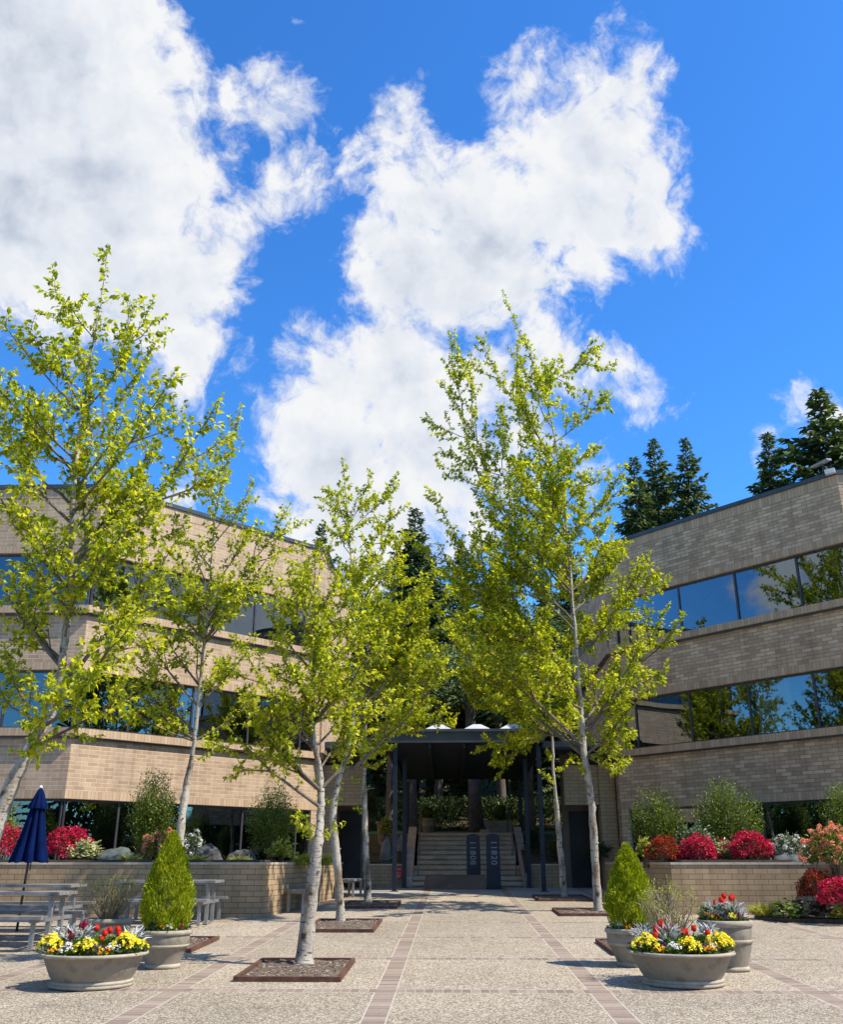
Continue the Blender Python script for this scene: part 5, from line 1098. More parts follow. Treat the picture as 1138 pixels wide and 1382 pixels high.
# outside the frame, but mirrored in the glass
for k, x in enumerate((-30, -24, -17, -11, -4, 3, 9, 16, 23)):
    conifer(k % 3, x, -30 + (k % 2) * 4, 14.5 + (k * 5 % 4), 'conifer behind the camera, mirrored in the glass facing the plaza', fat=1.8)
RT = 'conifer outside the frame, mirrored in the windows'
for k, (x, y, zt) in enumerate(((-40, 2, 8.5), (-44, 9, 10), (-40, 14, 8.6), (-42, 19, 9.2), (34, 2, 6.6), (36, 6, 7.6), (33, 10, 6.8), (36, 13.5, 7.8), (33, 17, 7.0), (37, 20.5, 7.6), (38, -3, 7.6))):
    conifer(k % 2, x, y, zt, RT + (' of the right building' if x < 0 else ' of the left building'), fat=1.9)

def bare_trunk(x, y, r, h, lean, label):
    t = thing('forest_tree', (x, y, hz(x, y)), label, 'tree', 'trunks on the bank beneath the canopy')
    mb = MB(); z = hz(x, y) - .2; rr = random.Random(int(x * 50))
    P = [(x + lean * f + rr.uniform(-.02, .02), y, z + h * f) for f in (0, .06, .2, .4, .6, .8, 1)]
    mb.tube(P, [r * 1.5, r * 1.15, r, r * .92, r * .85, r * .75, r * .6], 12, wob=.06, rng=rr)
    obj('trunk', mb, M['darkbark'], t, smooth=True)
    LP, LD = [], []; rng = np.random.default_rng(int(abs(x) * 100))
    for i in range(1400):
        a = rng.uniform(0, 6.28); rad = 1.9 * rng.random() ** .5; zz = z + h * rng.uniform(.72, 1.05)
        LP.append((x + lean + rad * math.cos(a), y + rad * math.sin(a), zz)); LD.append((math.cos(a), math.sin(a), -.3))
    V, F = leaf_arrays(np.array(LP), np.array(LD), rng.uniform(.2, .4, len(LP)), rng, w=.4)
    o = npobj('crown', V, F, M['leaf_conifer'], t); o['kind'] = 'stuff'
bare_trunk(1.02, 38.4, .26, 7, -.25, 'leaning grey trunk seen over the top of the stairs')
bare_trunk(-1.55, 39.0, .24, 7, -.1, 'thick trunk behind the left stair post')
bare_trunk(-0.55, 42.0, .20, 7, .1, 'darker trunk on the slope behind the left stair pot')
bare_trunk(0.25, 44.5, .17, 7, .15, 'thin dark trunk on the slope right of the left stair pot')
bare_trunk(-2.35, 37.5, .14, 6, .05, 'slim grey trunk left of the stairs behind the canopy post')
bare_trunk(3.0, 37.0, .15, 6, .1, 'slim trunk right of the stairs behind the canopy post')
bare_trunk(2.2, 42.0, .20, 7, -.1, 'dark trunk on the slope behind the right stair box')

# ============================================================ shrubs and flowering plants
def mound_pts(n, cx, cy, z0, w, h, rng, shell=.55, depth=.8, squash=1.0):
    a = rng.uniform(0, 2 * np.pi, n); ct = rng.uniform(-.25, 1, n); st = np.sqrt(1 - ct * ct)
    d = np.stack([st * np.cos(a), st * np.sin(a), ct], 1)
    ph = rng.uniform(0, 6.28, 4)
    bump = 1 + .13 * np.sin(a * 3 + ct * 3 + ph[0]) + .11 * np.sin(a * 6 - ct * 6 + ph[1]) + .07 * np.sin(a * 11 + ct * 9 + ph[2]) + .05 * np.sin(a * 19 - ct * 15 + ph[3])
    r = (shell + (1 - shell) * rng.random(n) ** .35) * bump
    P = d * r[:, None] * np.array([w / 2, w / 2 * depth, h * .56]) + np.array([cx, cy, z0 + h * .42])
    P[:, 2] = np.maximum(P[:, 2], z0 + .01)
    return P, d
def bush(kind, label, cx, cy, z0, w, h):
    seed = int(abs(cx) * 1000 + cy * 17) % 99999; rng = np.random.default_rng(seed); rr = random.Random(seed)
    names = {'shrub': ('evergreen_shrub', 'shrub'), 'crimson': ('azalea_bush', 'azalea'), 'redmix': ('azalea_bush', 'azalea'), 'salmon': ('rhododendron_bush', 'rhododendron'),
             'white': ('rhododendron_bush', 'rhododendron'), 'varieg': ('variegated_bush', 'bush'), 'pinkvar': ('variegated_bush', 'bush'), 'grey': ('grey_bush', 'bush'),
             'lime': ('golden_bush', 'bush'), 'lowgreen': ('green_bush', 'bush'), 'leafy': ('leafy_bush', 'bush'), 'hosta': ('hosta_plant', 'plant'), 'hostadark': ('foliage_plant', 'plant'), 'grassy': ('grass_tuft', 'grass')}
    nm, cat = names[kind]
    t = thing(nm, (cx, cy, z0), label, cat)
    area = w * h
    def stems(n, rad=.008, mat='branch', top=.8):
        mb = MB()
        for i in range(n):
            a = rr.uniform(0, 6.28); r = rr.uniform(.2, .95) * w / 2
            e = (cx + r * math.cos(a), cy + r * math.sin(a) * .8, z0 + h * rr.uniform(.6, top))
            b = (cx + rr.uniform(-.06, .06), cy + rr.uniform(-.06, .06), z0 - .05)
            m = ((b[0] * .7 + e[0] * .3), (b[1] * .7 + e[1] * .3), z0 + h * .35)
            mb.tube([b, m, e], [rad * 1.6, rad, rad * .4], 5)
        obj('stems', mb, M[mat], t, smooth=True)
    if kind == 'shrub':
        stems(22, .011)
        P, D = [], []
        ns = int(95 * area + 50)
        for i in range(ns):
            a = rr.uniform(0, 6.28); rho = rr.random() ** .5; zt = z0 + h * (1.0 - .36 * rho ** 2) * rr.uniform(.62, 1.06)
            e = np.array([cx + rho * w / 2 * math.cos(a), cy + rho * w / 2 * .8 * math.sin(a), zt])
            dv = np.array([(e[0] - cx) * .6 / w, (e[1] - cy) * .6 / w, .5]) + rng.normal(0, .1, 3); dv /= np.linalg.norm(dv)
            L = h * rr.uniform(.25, .5); m = int(L / .022)
            for j in range(m):
                p = e - dv * L * (j / m); q = rng.normal(0, 1, 3); P.append(p + q * .022); D.append(q * .8 + dv * .8)
        P = np.array(P); keep = P[:, 2] > z0 + h * .12; P = P[keep]; D = np.array(D)[keep]
        V, F = leaf_arrays(P, D, rng.uniform(.035, .06, len(P)), rng, w=.5)
        o = npobj('foliage', V, F, M['leaf_shrub'], t); o['kind'] = 'stuff'
    elif kind in ('crimson', 'redmix'):
        P, D = mound_pts(int(5200 * area + 700), cx, cy, z0, w, h, rng, .84, .9)
        k = P.shape[0]; g = rng.random(k) < (.06 if kind == 'crimson' else .42)
        g |= np.sin(P[:, 0] * 23 + seed) * np.sin(P[:, 2] * 27 + 1) * np.sin(P[:, 1] * 21) > .55
        V, F = leaf_arrays(P[~g], D[~g] + rng.normal(0, .7, (int((~g).sum()), 3)), rng.uniform(.028, .05, int((~g).sum())), rng, w=.95, fold=.05)
        o = npobj('blossom', V, F, M['pet_crimson' if kind == 'crimson' else 'pet_rust'], t); o['kind'] = 'stuff'
        Q, E = mound_pts(int(1500 * area + 200), cx, cy, z0, w * .9, h * .9, rng, .7, .9)
        Q = np.concatenate([Q, P[g]]); E = np.concatenate([E, D[g]])
        V, F = leaf_arrays(Q, E + rng.normal(0, .6, Q.shape), rng.uniform(.03, .05, len(Q)), rng)
        o = npobj('foliage', V, F, M['leaf_dark'], t); o['kind'] = 'stuff'; stems(12, .008)
    elif kind in ('salmon', 'white'):
        stems(9, .009)
        P, D = mound_pts(int(1700 * area + 350), cx, cy, z0, w * .95, h * .95, rng, .6, .9)
        V, F = leaf_arrays(P, D + rng.normal(0, .5, P.shape), rng.uniform(.05, .10, len(P)), rng, w=.36)
        o = npobj('foliage', V, F, M['leaf_shrub' if kind == 'salmon' else 'leaf_grey'], t); o['kind'] = 'stuff'
        n = int((95 if kind == 'salmon' else 42) * area + 14); C, E = mound_pts(n, cx, cy, z0, w, h, rng, .95, .95)
        PP, DD = [], []
        for c, e in zip(C, E):
            for j in range(34):
                q = rng.normal(0, 1, 3); q /= np.linalg.norm(q)
                if q.dot(e) < -.3: q = -q
                PP.append(c + q * .032); DD.append(q + rng.normal(0, .5, 3))
        V, F = leaf_arrays(np.array(PP), np.array(DD), rng.uniform(.025, .045, len(PP)), rng, w=.9, fold=.05)
        o = npobj('blossom', V, F, M['pet_salmon' if kind == 'salmon' else 'pet_white'], t); o['kind'] = 'stuff'
    elif kind in ('varieg', 'pinkvar', 'grey', 'lime', 'lowgreen', 'leafy'):
        mat = {'varieg': 'leaf_cream', 'pinkvar': 'leaf_cream', 'grey': 'leaf_grey', 'lime': 'leaf_lime', 'lowgreen': 'leaf_dark', 'leafy': 'leaf_shrub'}[kind]
        stems(10, .007)
        P, D = [], []
        n = int(190 * area + 45); C, E = mound_pts(n, cx, cy, z0, w, h, rng, .7, .9)
        for c, e in zip(C, E):
            for j in range(11):
                a = 6.283 * j / 11 + rr.random(); q = np.array([math.cos(a), math.sin(a), rr.uniform(-.1, .8)])
                P.append(c - e * .02 * j); D.append(q + e * .5)
        V, F = leaf_arrays(np.array(P), np.array(D), rng.uniform(.05, .095, len(P)), rng, w=.4)
        o = npobj('foliage', V, F, M[mat], t); o['kind'] = 'stuff'
        if kind == 'pinkvar':
            C, E = mound_pts(26, cx, cy, z0, w, h, rng, .95, .9); PP = np.repeat(C, 12, 0); PP = PP + rng.normal(0, .018, PP.shape)
            V, F = leaf_arrays(PP, rng.normal(0, 1, PP.shape), rng.uniform(.02, .035, len(PP)), rng, w=.9)
            o = npobj('blossom', V, F, M['pet_crimson'], t); o['kind'] = 'stuff'
    elif kind in ('hosta', 'hostadark'):
        P, D, S = [], [], []
        for c in range(5):
            x = cx + rr.uniform(-.35, .35) * w; y = cy + rr.uniform(-.3, .3) * w
            for j in range(20):
                a = rr.uniform(0, 6.28); el = rr.uniform(.15, 1.1); dv = np.array([math.cos(a), math.sin(a), el]); r = rr.uniform(.03, .12)
                P.append(np.array([x, y, z0 + .04]) + dv * r + np.array([0, 0, el * h * .35])); D.append(dv * np.array([1, 1, .5])); S.append(rr.uniform(.12, .2))
        V, F = leaf_arrays(np.array(P), np.array(D), np.array(S), rng, w=.62, fold=.10, droop=.3)
        o = npobj('foliage', V, F, M['leaf_hosta' if kind == 'hosta' else 'leaf_purple'], t); o['kind'] = 'stuff'
    elif kind == 'grassy':
        n = int(900 * w + 150); a = rng.uniform(0, 6.28, n); P = np.stack([cx + rng.normal(0, .16, n) * w, cy + rng.normal(0, .12, n), np.full(n, z0)], 1)
        D = np.stack([np.cos(a) * .7, np.sin(a) * .7, rng.uniform(.4, 1.2, n)], 1)
        V, F = leaf_arrays(P, D, rng.uniform(.5, 1.1, n) * max(h, .14) * 1.2, rng, w=.07, fold=.01, droop=.3)
        o = npobj('foliage', V, F, M['leaf_lime'], t); o['kind'] = 'stuff'
PLANTS = [
  ('shrub', 'dark green upright shrub before the left building windows, beside the birch trunk', -6.92, 22.6, 1.52, 1.23, 2.17),
  ('shrub', 'round green shrub in the left planter near the entrance corner', -4.36, 24.0, 1.52, 1.35, 1.92),
  ('crimson', 'crimson azalea mound right of the closed navy parasol', -8.54, 22.0, 1.52, 0.92, 0.78),
  ('crimson', 'crimson azalea at the left edge behind the navy parasol', -10.18, 22.3, 1.52, 1.16, 0.81),
  ('varieg', 'cream and green variegated bush right of the crimson azalea in left planter', -7.9, 21.3, 1.52, 0.71, 0.55),
  ('salmon', 'salmon pink rhododendron behind the left potted cypress', -6.43, 21.8, 1.52, 0.79, 0.71),
  ('white', 'white flowered rhododendron right of the left potted cypress', -5.76, 22.0, 1.52, 0.46, 0.69),
  ('lime', 'pale yellow green bush at the foot of the round shrub in left planter', -3.79, 22.2, 1.52, 0.65, 0.56),
  ('leafy', 'light green leafy bush at the left picture edge above the azalea', -10.57, 23.0, 1.52, 0.85, 1.37),
  ('lowgreen', 'small dark green bush below the upright shrub in left planter', -7.5, 23.0, 1.52, 0.52, 0.67),
  ('shrub', 'broad green shrub at the left end of the right planter', 5.2, 25.0, 1.52, 1.52, 1.9),
  ('shrub', 'tallest light green shrub in the middle of the right planter', 6.74, 24.2, 1.52, 1.76, 2.07),
  ('shrub', 'green shrub at the right picture edge before the dark window', 9.04, 23.0, 1.52, 1.13, 1.78),
  ('redmix', 'rust red azalea mound behind the right potted cypress', 4.72, 22.3, 1.52, 0.67, 0.59),
  ('crimson', 'smaller crimson azalea mound in the middle of the right planter', 5.43, 22.0, 1.52, 0.71, 0.6),
  ('crimson', 'larger crimson azalea mound in the right planter', 6.58, 22.0, 1.52, 0.82, 0.68),
  ('pinkvar', 'pale variegated bush with pink flowers between the two crimson azaleas', 6.04, 22.2, 1.52, 0.47, 0.54),
  ('grey', 'grey green bush behind the azaleas in the right planter', 5.67, 23.2, 1.52, 1.03, 0.94),
  ('white', 'white flowered bush above the boulder in the right planter', 7.41, 22.0, 1.52, 0.7, 0.64),
  ('lime', 'yellow green bush beside the pier in the right planter', 4.46, 23.0, 1.52, 0.45, 0.61),
  ('lowgreen', 'dark green bush beside the large crimson azalea in right planter', 7.36, 22.8, 1.52, 0.36, 0.63),
  ('salmon', 'large peach rhododendron at the right edge of the picture', 7.53, 19.9, 1.34, 1.04, 0.9),
  ('redmix', 'red and green azalea below the peach rhododendron', 7.04, 19.6, 0.82, 0.66, 0.61),
  ('crimson', 'crimson azalea at the right edge in the low bed', 7.29, 19.0, 0.72, 0.81, 0.58),
  ('hosta', 'green and cream hosta clump in the low bed at right', 6.46, 19.6, 0.53, 0.59, 0.48),
  ('hostadark', 'purple leaved foliage clump in the low bed at right', 7.0, 19.6, 0.55, 0.53, 0.45),
  ('lime', 'yellow green low plant at the right end of the low bed', 7.27, 19.3, 0.52, 0.44, 0.31),
  ('grassy', 'yellow grass tuft at the tip of the low bed', 6.13, 20.2, 0.61, 0.52, 0.26),
  ('lowgreen', 'leafy green bush on the bank left of the stairs', -2.77, 33.5, 2.61, 0.66, 1.33),
  ('lime', 'yellow green bush on the bank beside the left canopy post', -2.17, 33.0, 2.25, 0.5, 0.82),
  ('lowgreen', 'dark glossy bush in the dark planter left of the steps', -3.12, 31.9, 1.49, 1.07, 1.12),
  ('lowgreen', 'green bush on the bank right of the stairs', 2.73, 33.0, 1.67, 0.74, 1.04),
  ('leafy', 'dark leafy bush right of the right canopy posts', 3.56, 32.6, 1.49, 0.89, 0.97),
  ('lowgreen', 'dark glossy bush in the shaded corner by the right entrance', 4.42, 30.3, 1.5, 0.83, 0.69),
  ('grassy', 'pale grass tuft on the left planter edge below the grey green boulder', -6.82, 21.0, 1.52, 0.33, 0.27),
  ('grassy', 'yellow grass tuft on the left planter edge beside the potted cypress top', -5.47, 21.0, 1.52, 0.38, 0.27),
  ('grassy', 'small yellow tuft at the left planter corner', -4.47, 21.0, 1.52, 0.36, 0.24),
  ('grassy', 'yellow low plant on the planter end behind the front birch trunk', -3.33, 22.6, 1.52, 0.49, 0.29),
  ('grassy', 'yellow low plant between the two left birch trunks', -3.0, 23.5, 1.52, 0.39, 0.28),
]
ROCKS = [
  ('grey green rounded boulder in the left planter', -7.25, 21.6, 1.5, 1.01, 0.45),
  ('dark jagged boulder right of the potted cypress in left planter', -5.23, 21.4, 1.5, 0.65, 0.5),
  ('low grey boulder before the left building glass', -4.54, 21.6, 1.5, 0.65, 0.4),
  ('dark grey boulder below white flowers in right planter', 7.26, 21.7, 1.5, 0.72, 0.31),
  ('pale grey boulder on the bank behind the left canopy post', -2.13, 32.6, 1.55, 0.44, 0.9),
  ('small grey boulder on the bank left of the stairs', -1.65, 33.4, 1.67, 0.38, 0.85),
]
for p in PLANTS: bush(*p)
def rock(label, x, y, z, w, h, mat, seed):
    rr = random.Random(seed); mb = MB(); n, m = 18, 10
    ph = [rr.uniform(0, 6.28) for _ in range(8)]
    def disp(a, b):
        v = 1 + .13 * math.sin(2 * a + ph[0]) + .10 * math.sin(3 * a + 2 * b + ph[1]) + .07 * math.sin(5 * a - 3 * b + ph[2]) + .05 * math.sin(9 * b + 4 * a + ph[3])
        return round(v * 11) / 11 * .5 + v * .5
    for j in range(m + 1):
        b = -.5 + (math.pi / 2 + .5) * j / m
        for i in range(n):
            a = 2 * math.pi * i / n; r = disp(a, b)
            mb.v.append((x + w / 2 * r * math.cos(b) * math.cos(a), y + w * .4 * r * math.cos(b) * math.sin(a), z + h * .3 + h * .72 * r * math.sin(b)))
    for j in range(m):
        for i in range(n):
            k = j * n + i; k2 = j * n + (i + 1) % n; mb.face((k, k2, k2 + n, k + n))
    o = obj('boulder', mb, M[mat], smooth=(mat == 'rockgreen'), loc=(x, y, z)); tag(o, label, 'boulder')
for i, r_ in enumerate(ROCKS): rock(*r_[:4], r_[4] * .9, r_[5] * .8, ('rockgreen', 'rock', 'rock', 'rockgreen', 'rockpale', 'rockpale')[i], 70 + i)
def hedge():
    t = thing('hedge', (0.2, 40.5, 2.7), 'dark clipped hedge across the back of the lawn', 'hedge')
    rng = np.random.default_rng(3); n = 14000
    P = np.stack([rng.uniform(-4.5, 5.0, n), 40.5 + rng.normal(0, .35, n), 2.7 + 1.35 * rng.random(n) ** .7 + .1 * np.sin(rng.uniform(0, 40, n))], 1)
    V, F = leaf_arrays(P, rng.normal(0, 1, (n, 3)), rng.uniform(.07, .14, n), rng, w=.5)
    o = npobj('foliage', V, F, M['leaf_conifer'], t); o['kind'] = 'stuff'
hedge()
def added_hedge():
    # hedges added outside the frame to darken what the ground floor glass mirrors
    rng = np.random.default_rng(8); n = 9000
    P = np.stack([rng.uniform(-11, 11, n), rng.normal(0, .5, n), 3.4 * rng.random(n) ** .8], 1)
    V, F = leaf_arrays(P, rng.normal(0, 1, (n, 3)), rng.uniform(.25, .45, n), rng, w=.6)
    first = None
    for (x, y, rz, l) in ((-20, -24, 0, 'added hedge behind the camera, mirrored in the left building glass'), (3, -24, 0, 'added hedge behind the camera, straight behind the walkway'), (26, -24, 0, 'added hedge behind the camera, on the right'), (31, 8, 90, 'added hedge along the right side of the plaza, outside the frame'), (-37, 10, 90, 'added hedge along the left side of the plaza, outside the frame')):
        if first is None:
            t = thing('hedge', (0, 0, 0), l, 'hedge', 'added hedges outside the frame'); o = npobj('foliage', V, F, M['leaf_dark'], t); o['kind'] = 'stuff'; first = t
        else: t = copy_tree(first)
        t.location = (x, y, gz(y)); t.rotation_euler = (0, 0, R(rz)); t.scale = (1, 1, 1.7); t['label'] = l
added_hedge()

# ============================================================ pots
def pot(name, x, y, rt, rb, h, label, bowl=False):
    g = gz(y)
    t = thing(name, (x, y, g), label, 'planter pot')
    if bowl:
        body = [(rb * .96, .0), (rb * .98, .05), (rb * 1.0, .075), (rb * 1.07, .12), (rt * .86, h * .62), (rt * .925, h * .88), (rt * .94, h * .90)]
        foot = [(rb * .99, -.004), (rb * 1.05, .0), (rb * 1.06, .028), (rb * 1.02, .034), (rb * 1.05, .040), (rb * 1.04, .062), (rb * 1.0, .068)]
        rim = [(rt * .93, h * .885), (rt * .99, h * .895), (rt * 1.01, h * .93), (rt, h * .985), (rt * .965, h), (rt * .90, h * .99), (rt * .87, h * .92)]
        ring = None
    else:
        body = [(rb, .0), (rb * 1.02, .05), (rb * 1.28, h * .40), (rt * .90, h * .56), (rt * .94, h * .62), (rt * .955, h * .86), (rt * .94, h * .9)]
        foot = [(rb, -.004), (rb * 1.1, .0), (rb * 1.11, .03), (rb * 1.06, .045), (rb * 1.02, .05)]
        rim = [(rt * .94, h * .86), (rt * 1.0, h * .88), (rt * 1.015, h * .93), (rt * 1.0, h * .985), (rt * .96, h), (rt * .88, h * .99), (rt * .85, h * .92)]
        ring = [(rt * .86, h * .535), (rt * .93, h * .55), (rt * .965, h * .58), (rt * .96, h * .61), (rt * .92, h * .635), (rt * .88, h * .64)]
    c = (x, y, g)
    mb = MB(); mb.lathe(body, c, 56); obj('body', mb, M['pot'], t, smooth=True)
    mb = MB(); mb.lathe(rim, c, 56); obj('rim', mb, M['potrim'], t, smooth=True)
    mb = MB(); mb.lathe(foot, c, 56); obj('foot', mb, M['potrim'], t, smooth=True)
    if ring: mb = MB(); mb.lathe(ring, c, 56); obj('moulding', mb, M['potrim'], t, smooth=True)
    mb = MB(); mb.lathe([(rt * .88, h * .925), (rt * .6, h * .96), (.01, h * .985)], c, 30); obj('soil', mb, M['soil'], t)
    return t, g + h
tB1, zB1 = pot('bowl_planter', -4.02, 11.5, .585, .43, .345, 'wide cast stone bowl of flowers at lower left', True)
tB2, zB2 = pot('bowl_planter', 2.59, 11.78, .595, .43, .345, 'wide cast stone bowl of flowers at lower right', True)
tP1, zP1 = pot('flower_pot', -3.66, 12.98, .33, .205, .44, 'ribbed cast stone pot holding the left golden cypress')
tP2, zP2 = pot('flower_pot', 2.33, 13.32, .345, .215, .44, 'ribbed cast stone pot holding the right golden cypress')
tP3, zP3 = pot('flower_pot', 3.42, 12.92, .335, .225, .57, 'tall cast stone pot of tulips behind the lower right bowl')
tP4, zP4 = pot('flower_pot', -4.72, 13.9, .32, .21, .50, 'cast stone pot half hidden behind the lower left bowl')

def cypress(x, y, z0, z1, r, label, seed):
    rng = np.random.default_rng(seed); H = z1 - z0
    t = thing('potted_cypress', (x, y, z0), label, 'cypress', 'golden cypresses in pots')
    mb = MB(); mb.tube([(x, y, z0 - .08), (x, y, z0 + H * .5), (x, y, z0 + H * .9)], [.03, .02, .006], 8); obj('trunk', mb, M['branch'], t)
    n = 5200; u = rng.random(n) ** .85
    prof = np.interp(u, [0, .06, .25, .45, .7, .88, 1.0], [.55, .82, 1.0, .92, .60, .30, .03])
    a = rng.uniform(0, 2 * np.pi, n); lump = 1 + .09 * np.sin(a * 5 + u * 17) + .08 * np.sin(a * 9 - u * 31)
    rad = r * prof * lump * (.62 + .38 * rng.random(n) ** .4)
    P = np.stack([x + rad * np.cos(a), y + rad * np.sin(a), z0 + u * H * .93], 1)
    D = np.stack([np.cos(a) * .42, np.sin(a) * .42, np.full(n, 1.0)], 1) + rng.normal(0, .26, (n, 3))
    V, F = leaf_arrays(P, D, rng.uniform(.05, .105, n) * (1 - .3 * u), rng, w=.30, fold=.03, droop=-.02)
    # finer sprays on the surface
    k = 9000; u2 = rng.random(k); pr = np.interp(u2, [0, .06, .25, .45, .7, .88, 1.0], [.55, .82, 1.0, .92, .60, .30, .03]); a2 = rng.uniform(0, 2 * np.pi, k)
    rad2 = r * pr * (1 + .09 * np.sin(a2 * 5 + u2 * 17) + .08 * np.sin(a2 * 9 - u2 * 31)) * rng.uniform(.9, 1.06, k)
    P2 = np.stack([x + rad2 * np.cos(a2), y + rad2 * np.sin(a2), z0 + u2 * H * .95], 1)
    D2 = np.stack([np.cos(a2) * .6, np.sin(a2) * .6, np.full(k, .8)], 1) + rng.normal(0, .35, (k, 3))
    A = leaf_arrays(P2, D2, rng.uniform(.02, .045, k), rng, w=.35, fold=.03, droop=.02)
    V, F = join_arrays([(V, F), A])
    o = npobj('foliage', V, F, M['leaf_cypress'], t); o['kind'] = 'stuff'
cypress(-3.66, 12.98, zP1 - .05, 2.03, .305, 'teardrop golden cypress in the left pot', 5)
cypress(2.33, 13.32, zP2 - .05, 1.87, .295, 'teardrop golden cypress in the right pot', 6)

def blooms(name, label, cat, group, x, y, z, r, h, petal, leaf, nf, fs, leafn=120, leafs=.05, petals=5, leafw=.55, seed=0):
    """a bedding plant: leaf rosette with many small open flowers"""
    rng = np.random.default_rng(seed or int(abs(x) * 917 + y * 131 + z * 57)); t = thing(name, (x, y, z), label, cat, group)
    a = rng.uniform(0, 6.28, leafn); rr_ = r * rng.random(leafn) ** .5
    P = np.stack([x + rr_ * np.cos(a), y + rr_ * np.sin(a), z + h * .5 * rng.random(leafn)], 1)
    D = np.stack([np.cos(a), np.sin(a), rng.uniform(.2, 1.3, leafn)], 1) + rng.normal(0, .3, (leafn, 3))
    V, F = leaf_arrays(P, D, rng.uniform(.7, 1.2, leafn) * leafs, rng, w=leafw)
    o = npobj('foliage', V, F, M[leaf], t); o['kind'] = 'stuff'
    if nf:
        Q, E = [], []
        for i in range(nf):
            aa = rng.uniform(0, 6.28); q = rng.random() ** .5; c = np.array([x + r * q * math.cos(aa), y + r * q * math.sin(aa), z + h * (1 - .55 * q * q) * rng.uniform(.85, 1.08)])
            up = np.array([q * math.cos(aa) * .9, q * math.sin(aa) * .9 - .35, .8]) + rng.normal(0, .2, 3); up /= np.linalg.norm(up)
            e1 = np.cross(up, [0.3, .2, .9]); e1 /= np.linalg.norm(e1); e2 = np.cross(up, e1); a0 = rng.uniform(0, 6.28)
            for k in range(petals):
                b = a0 + 6.283 * k / petals; Q.append(c); E.append(e1 * math.cos(b) + e2 * math.sin(b) + up * .25)
        V, F = leaf_arrays(np.array(Q), np.array(E), fs * rng.uniform(.85, 1.15, len(Q)), rng, w=.95, fold=.03, droop=.05, upbias=2.0)
        o = npobj('blossom', V, F, M[petal], t); o['kind'] = 'stuff'
    return t
def tulip(x, y, z, h, mat, label, group):
    t = thing('tulip', (x, y, z), label, 'tulip', group); rng = np.random.default_rng(int(abs(x) * 1999 + y * 313))
    lx, ly = rng.uniform(-.05, .05, 2)
    mb = MB(); mb.tube([(x, y, z - .02), (x + lx * .4, y + ly * .4, z + h * .55), (x + lx, y + ly, z + h)], [.006, .005, .005], 6); obj('stem', mb, M['leaf_bed'], t)
    a = rng.uniform(0, 6.28, 5); P = np.stack([np.full(5, x), np.full(5, y), np.full(5, z)], 1); D = np.stack([np.cos(a) * .5, np.sin(a) * .5, np.ones(5)], 1)
    V, F = leaf_arrays(P, D, np.full(5, h * .7), rng, w=.22, fold=.05, droop=.15); npobj('foliage', V, F, M['leaf_bed'], t)
    mb = MB(); c = (x + lx, y + ly, z + h - .012); mb.lathe([(.004, 0), (.022, .006), (.031, .022), (.032, .038), (.027, .055), (.020, .066), (.012, .060)], c, 14)
    for k in range(6):
        b = k * 1.047 + rng.uniform(-.2, .2); p = [(c[0] + r * math.cos(b + s), c[1] + r * math.sin(b + s), c[2] + q) for (r, q, s) in ((.029, .02, -.45), (.029, .02, .45), (.030, .05, .35), (.024, .078, 0), (.030, .05, -.35))]
        mb.poly(p)
    obj('blossom', mb, M[mat], t, smooth=False)
M['palestem'] = mottled('pale_stem_bark', (0.22, 0.17, 0.10), (0.42, 0.34, 0.22), 12, 0.8)
def twiggy(x, y, z, w, h, label, seed):
    """half bare shrub with many fine upright stems and sparse new leaves"""
    rr = random.Random(seed); rng = np.random.default_rng(seed); t = thing('bare_shrub', (x, y, z), label, 'shrub', 'half bare shrubs in the pots')
    mb = MB(); P, D = [], []
    for i in range(60):
        a = rr.uniform(0, 6.28); rho = rr.random() ** .6; b = np.array([x + .05 * math.cos(a), y + .05 * math.sin(a), z - .02])
        e = np.array([x + w / 2 * rho * math.cos(a), y + w / 2 * rho * math.sin(a), z + h * (1 - .25 * rho * rho) * rr.uniform(.75, 1.0)])
        m = b * .55 + e * .45 + np.array([math.cos(a), math.sin(a), 0]) * .06 * rr.random()
        pts = noise_pts(b, m, e, 6, rng, .012); mb.tube(pts, [.0085, .0075, .0065, .005, .004, .003, .0015], 5, cap=False)
        for k in range(4):
            q = pts[rr.randint(2, 5)]; v = rng.normal(0, .5, 3); v[2] = abs(v[2]) + .5; v /= np.linalg.norm(v); L = rr.uniform(.08, .2)
            mb.tube([q, q + v * L * .5 + rng.normal(0, .006, 3), q + v * L], [.004, .003, .0012], 4, cap=False)
            for j in range(5): P.append(q + v * L * rr.uniform(.5, 1.05)); D.append(rng.normal(0, 1, 3) + v)
        for j in range(7): P.append(e + rng.normal(0, .018, 3)); D.append(rng.normal(0, 1, 3) + np.array([0, 0, .6]))
    obj('stems', mb, M['palestem'], t, smooth=True)
    V, F = leaf_arrays(np.array(P), np.array(D), rng.uniform(.014, .032, len(P)), rng, w=.5)
    o = npobj('foliage', V, F, M['leaf_lime'], t); o['kind'] = 'stuff'

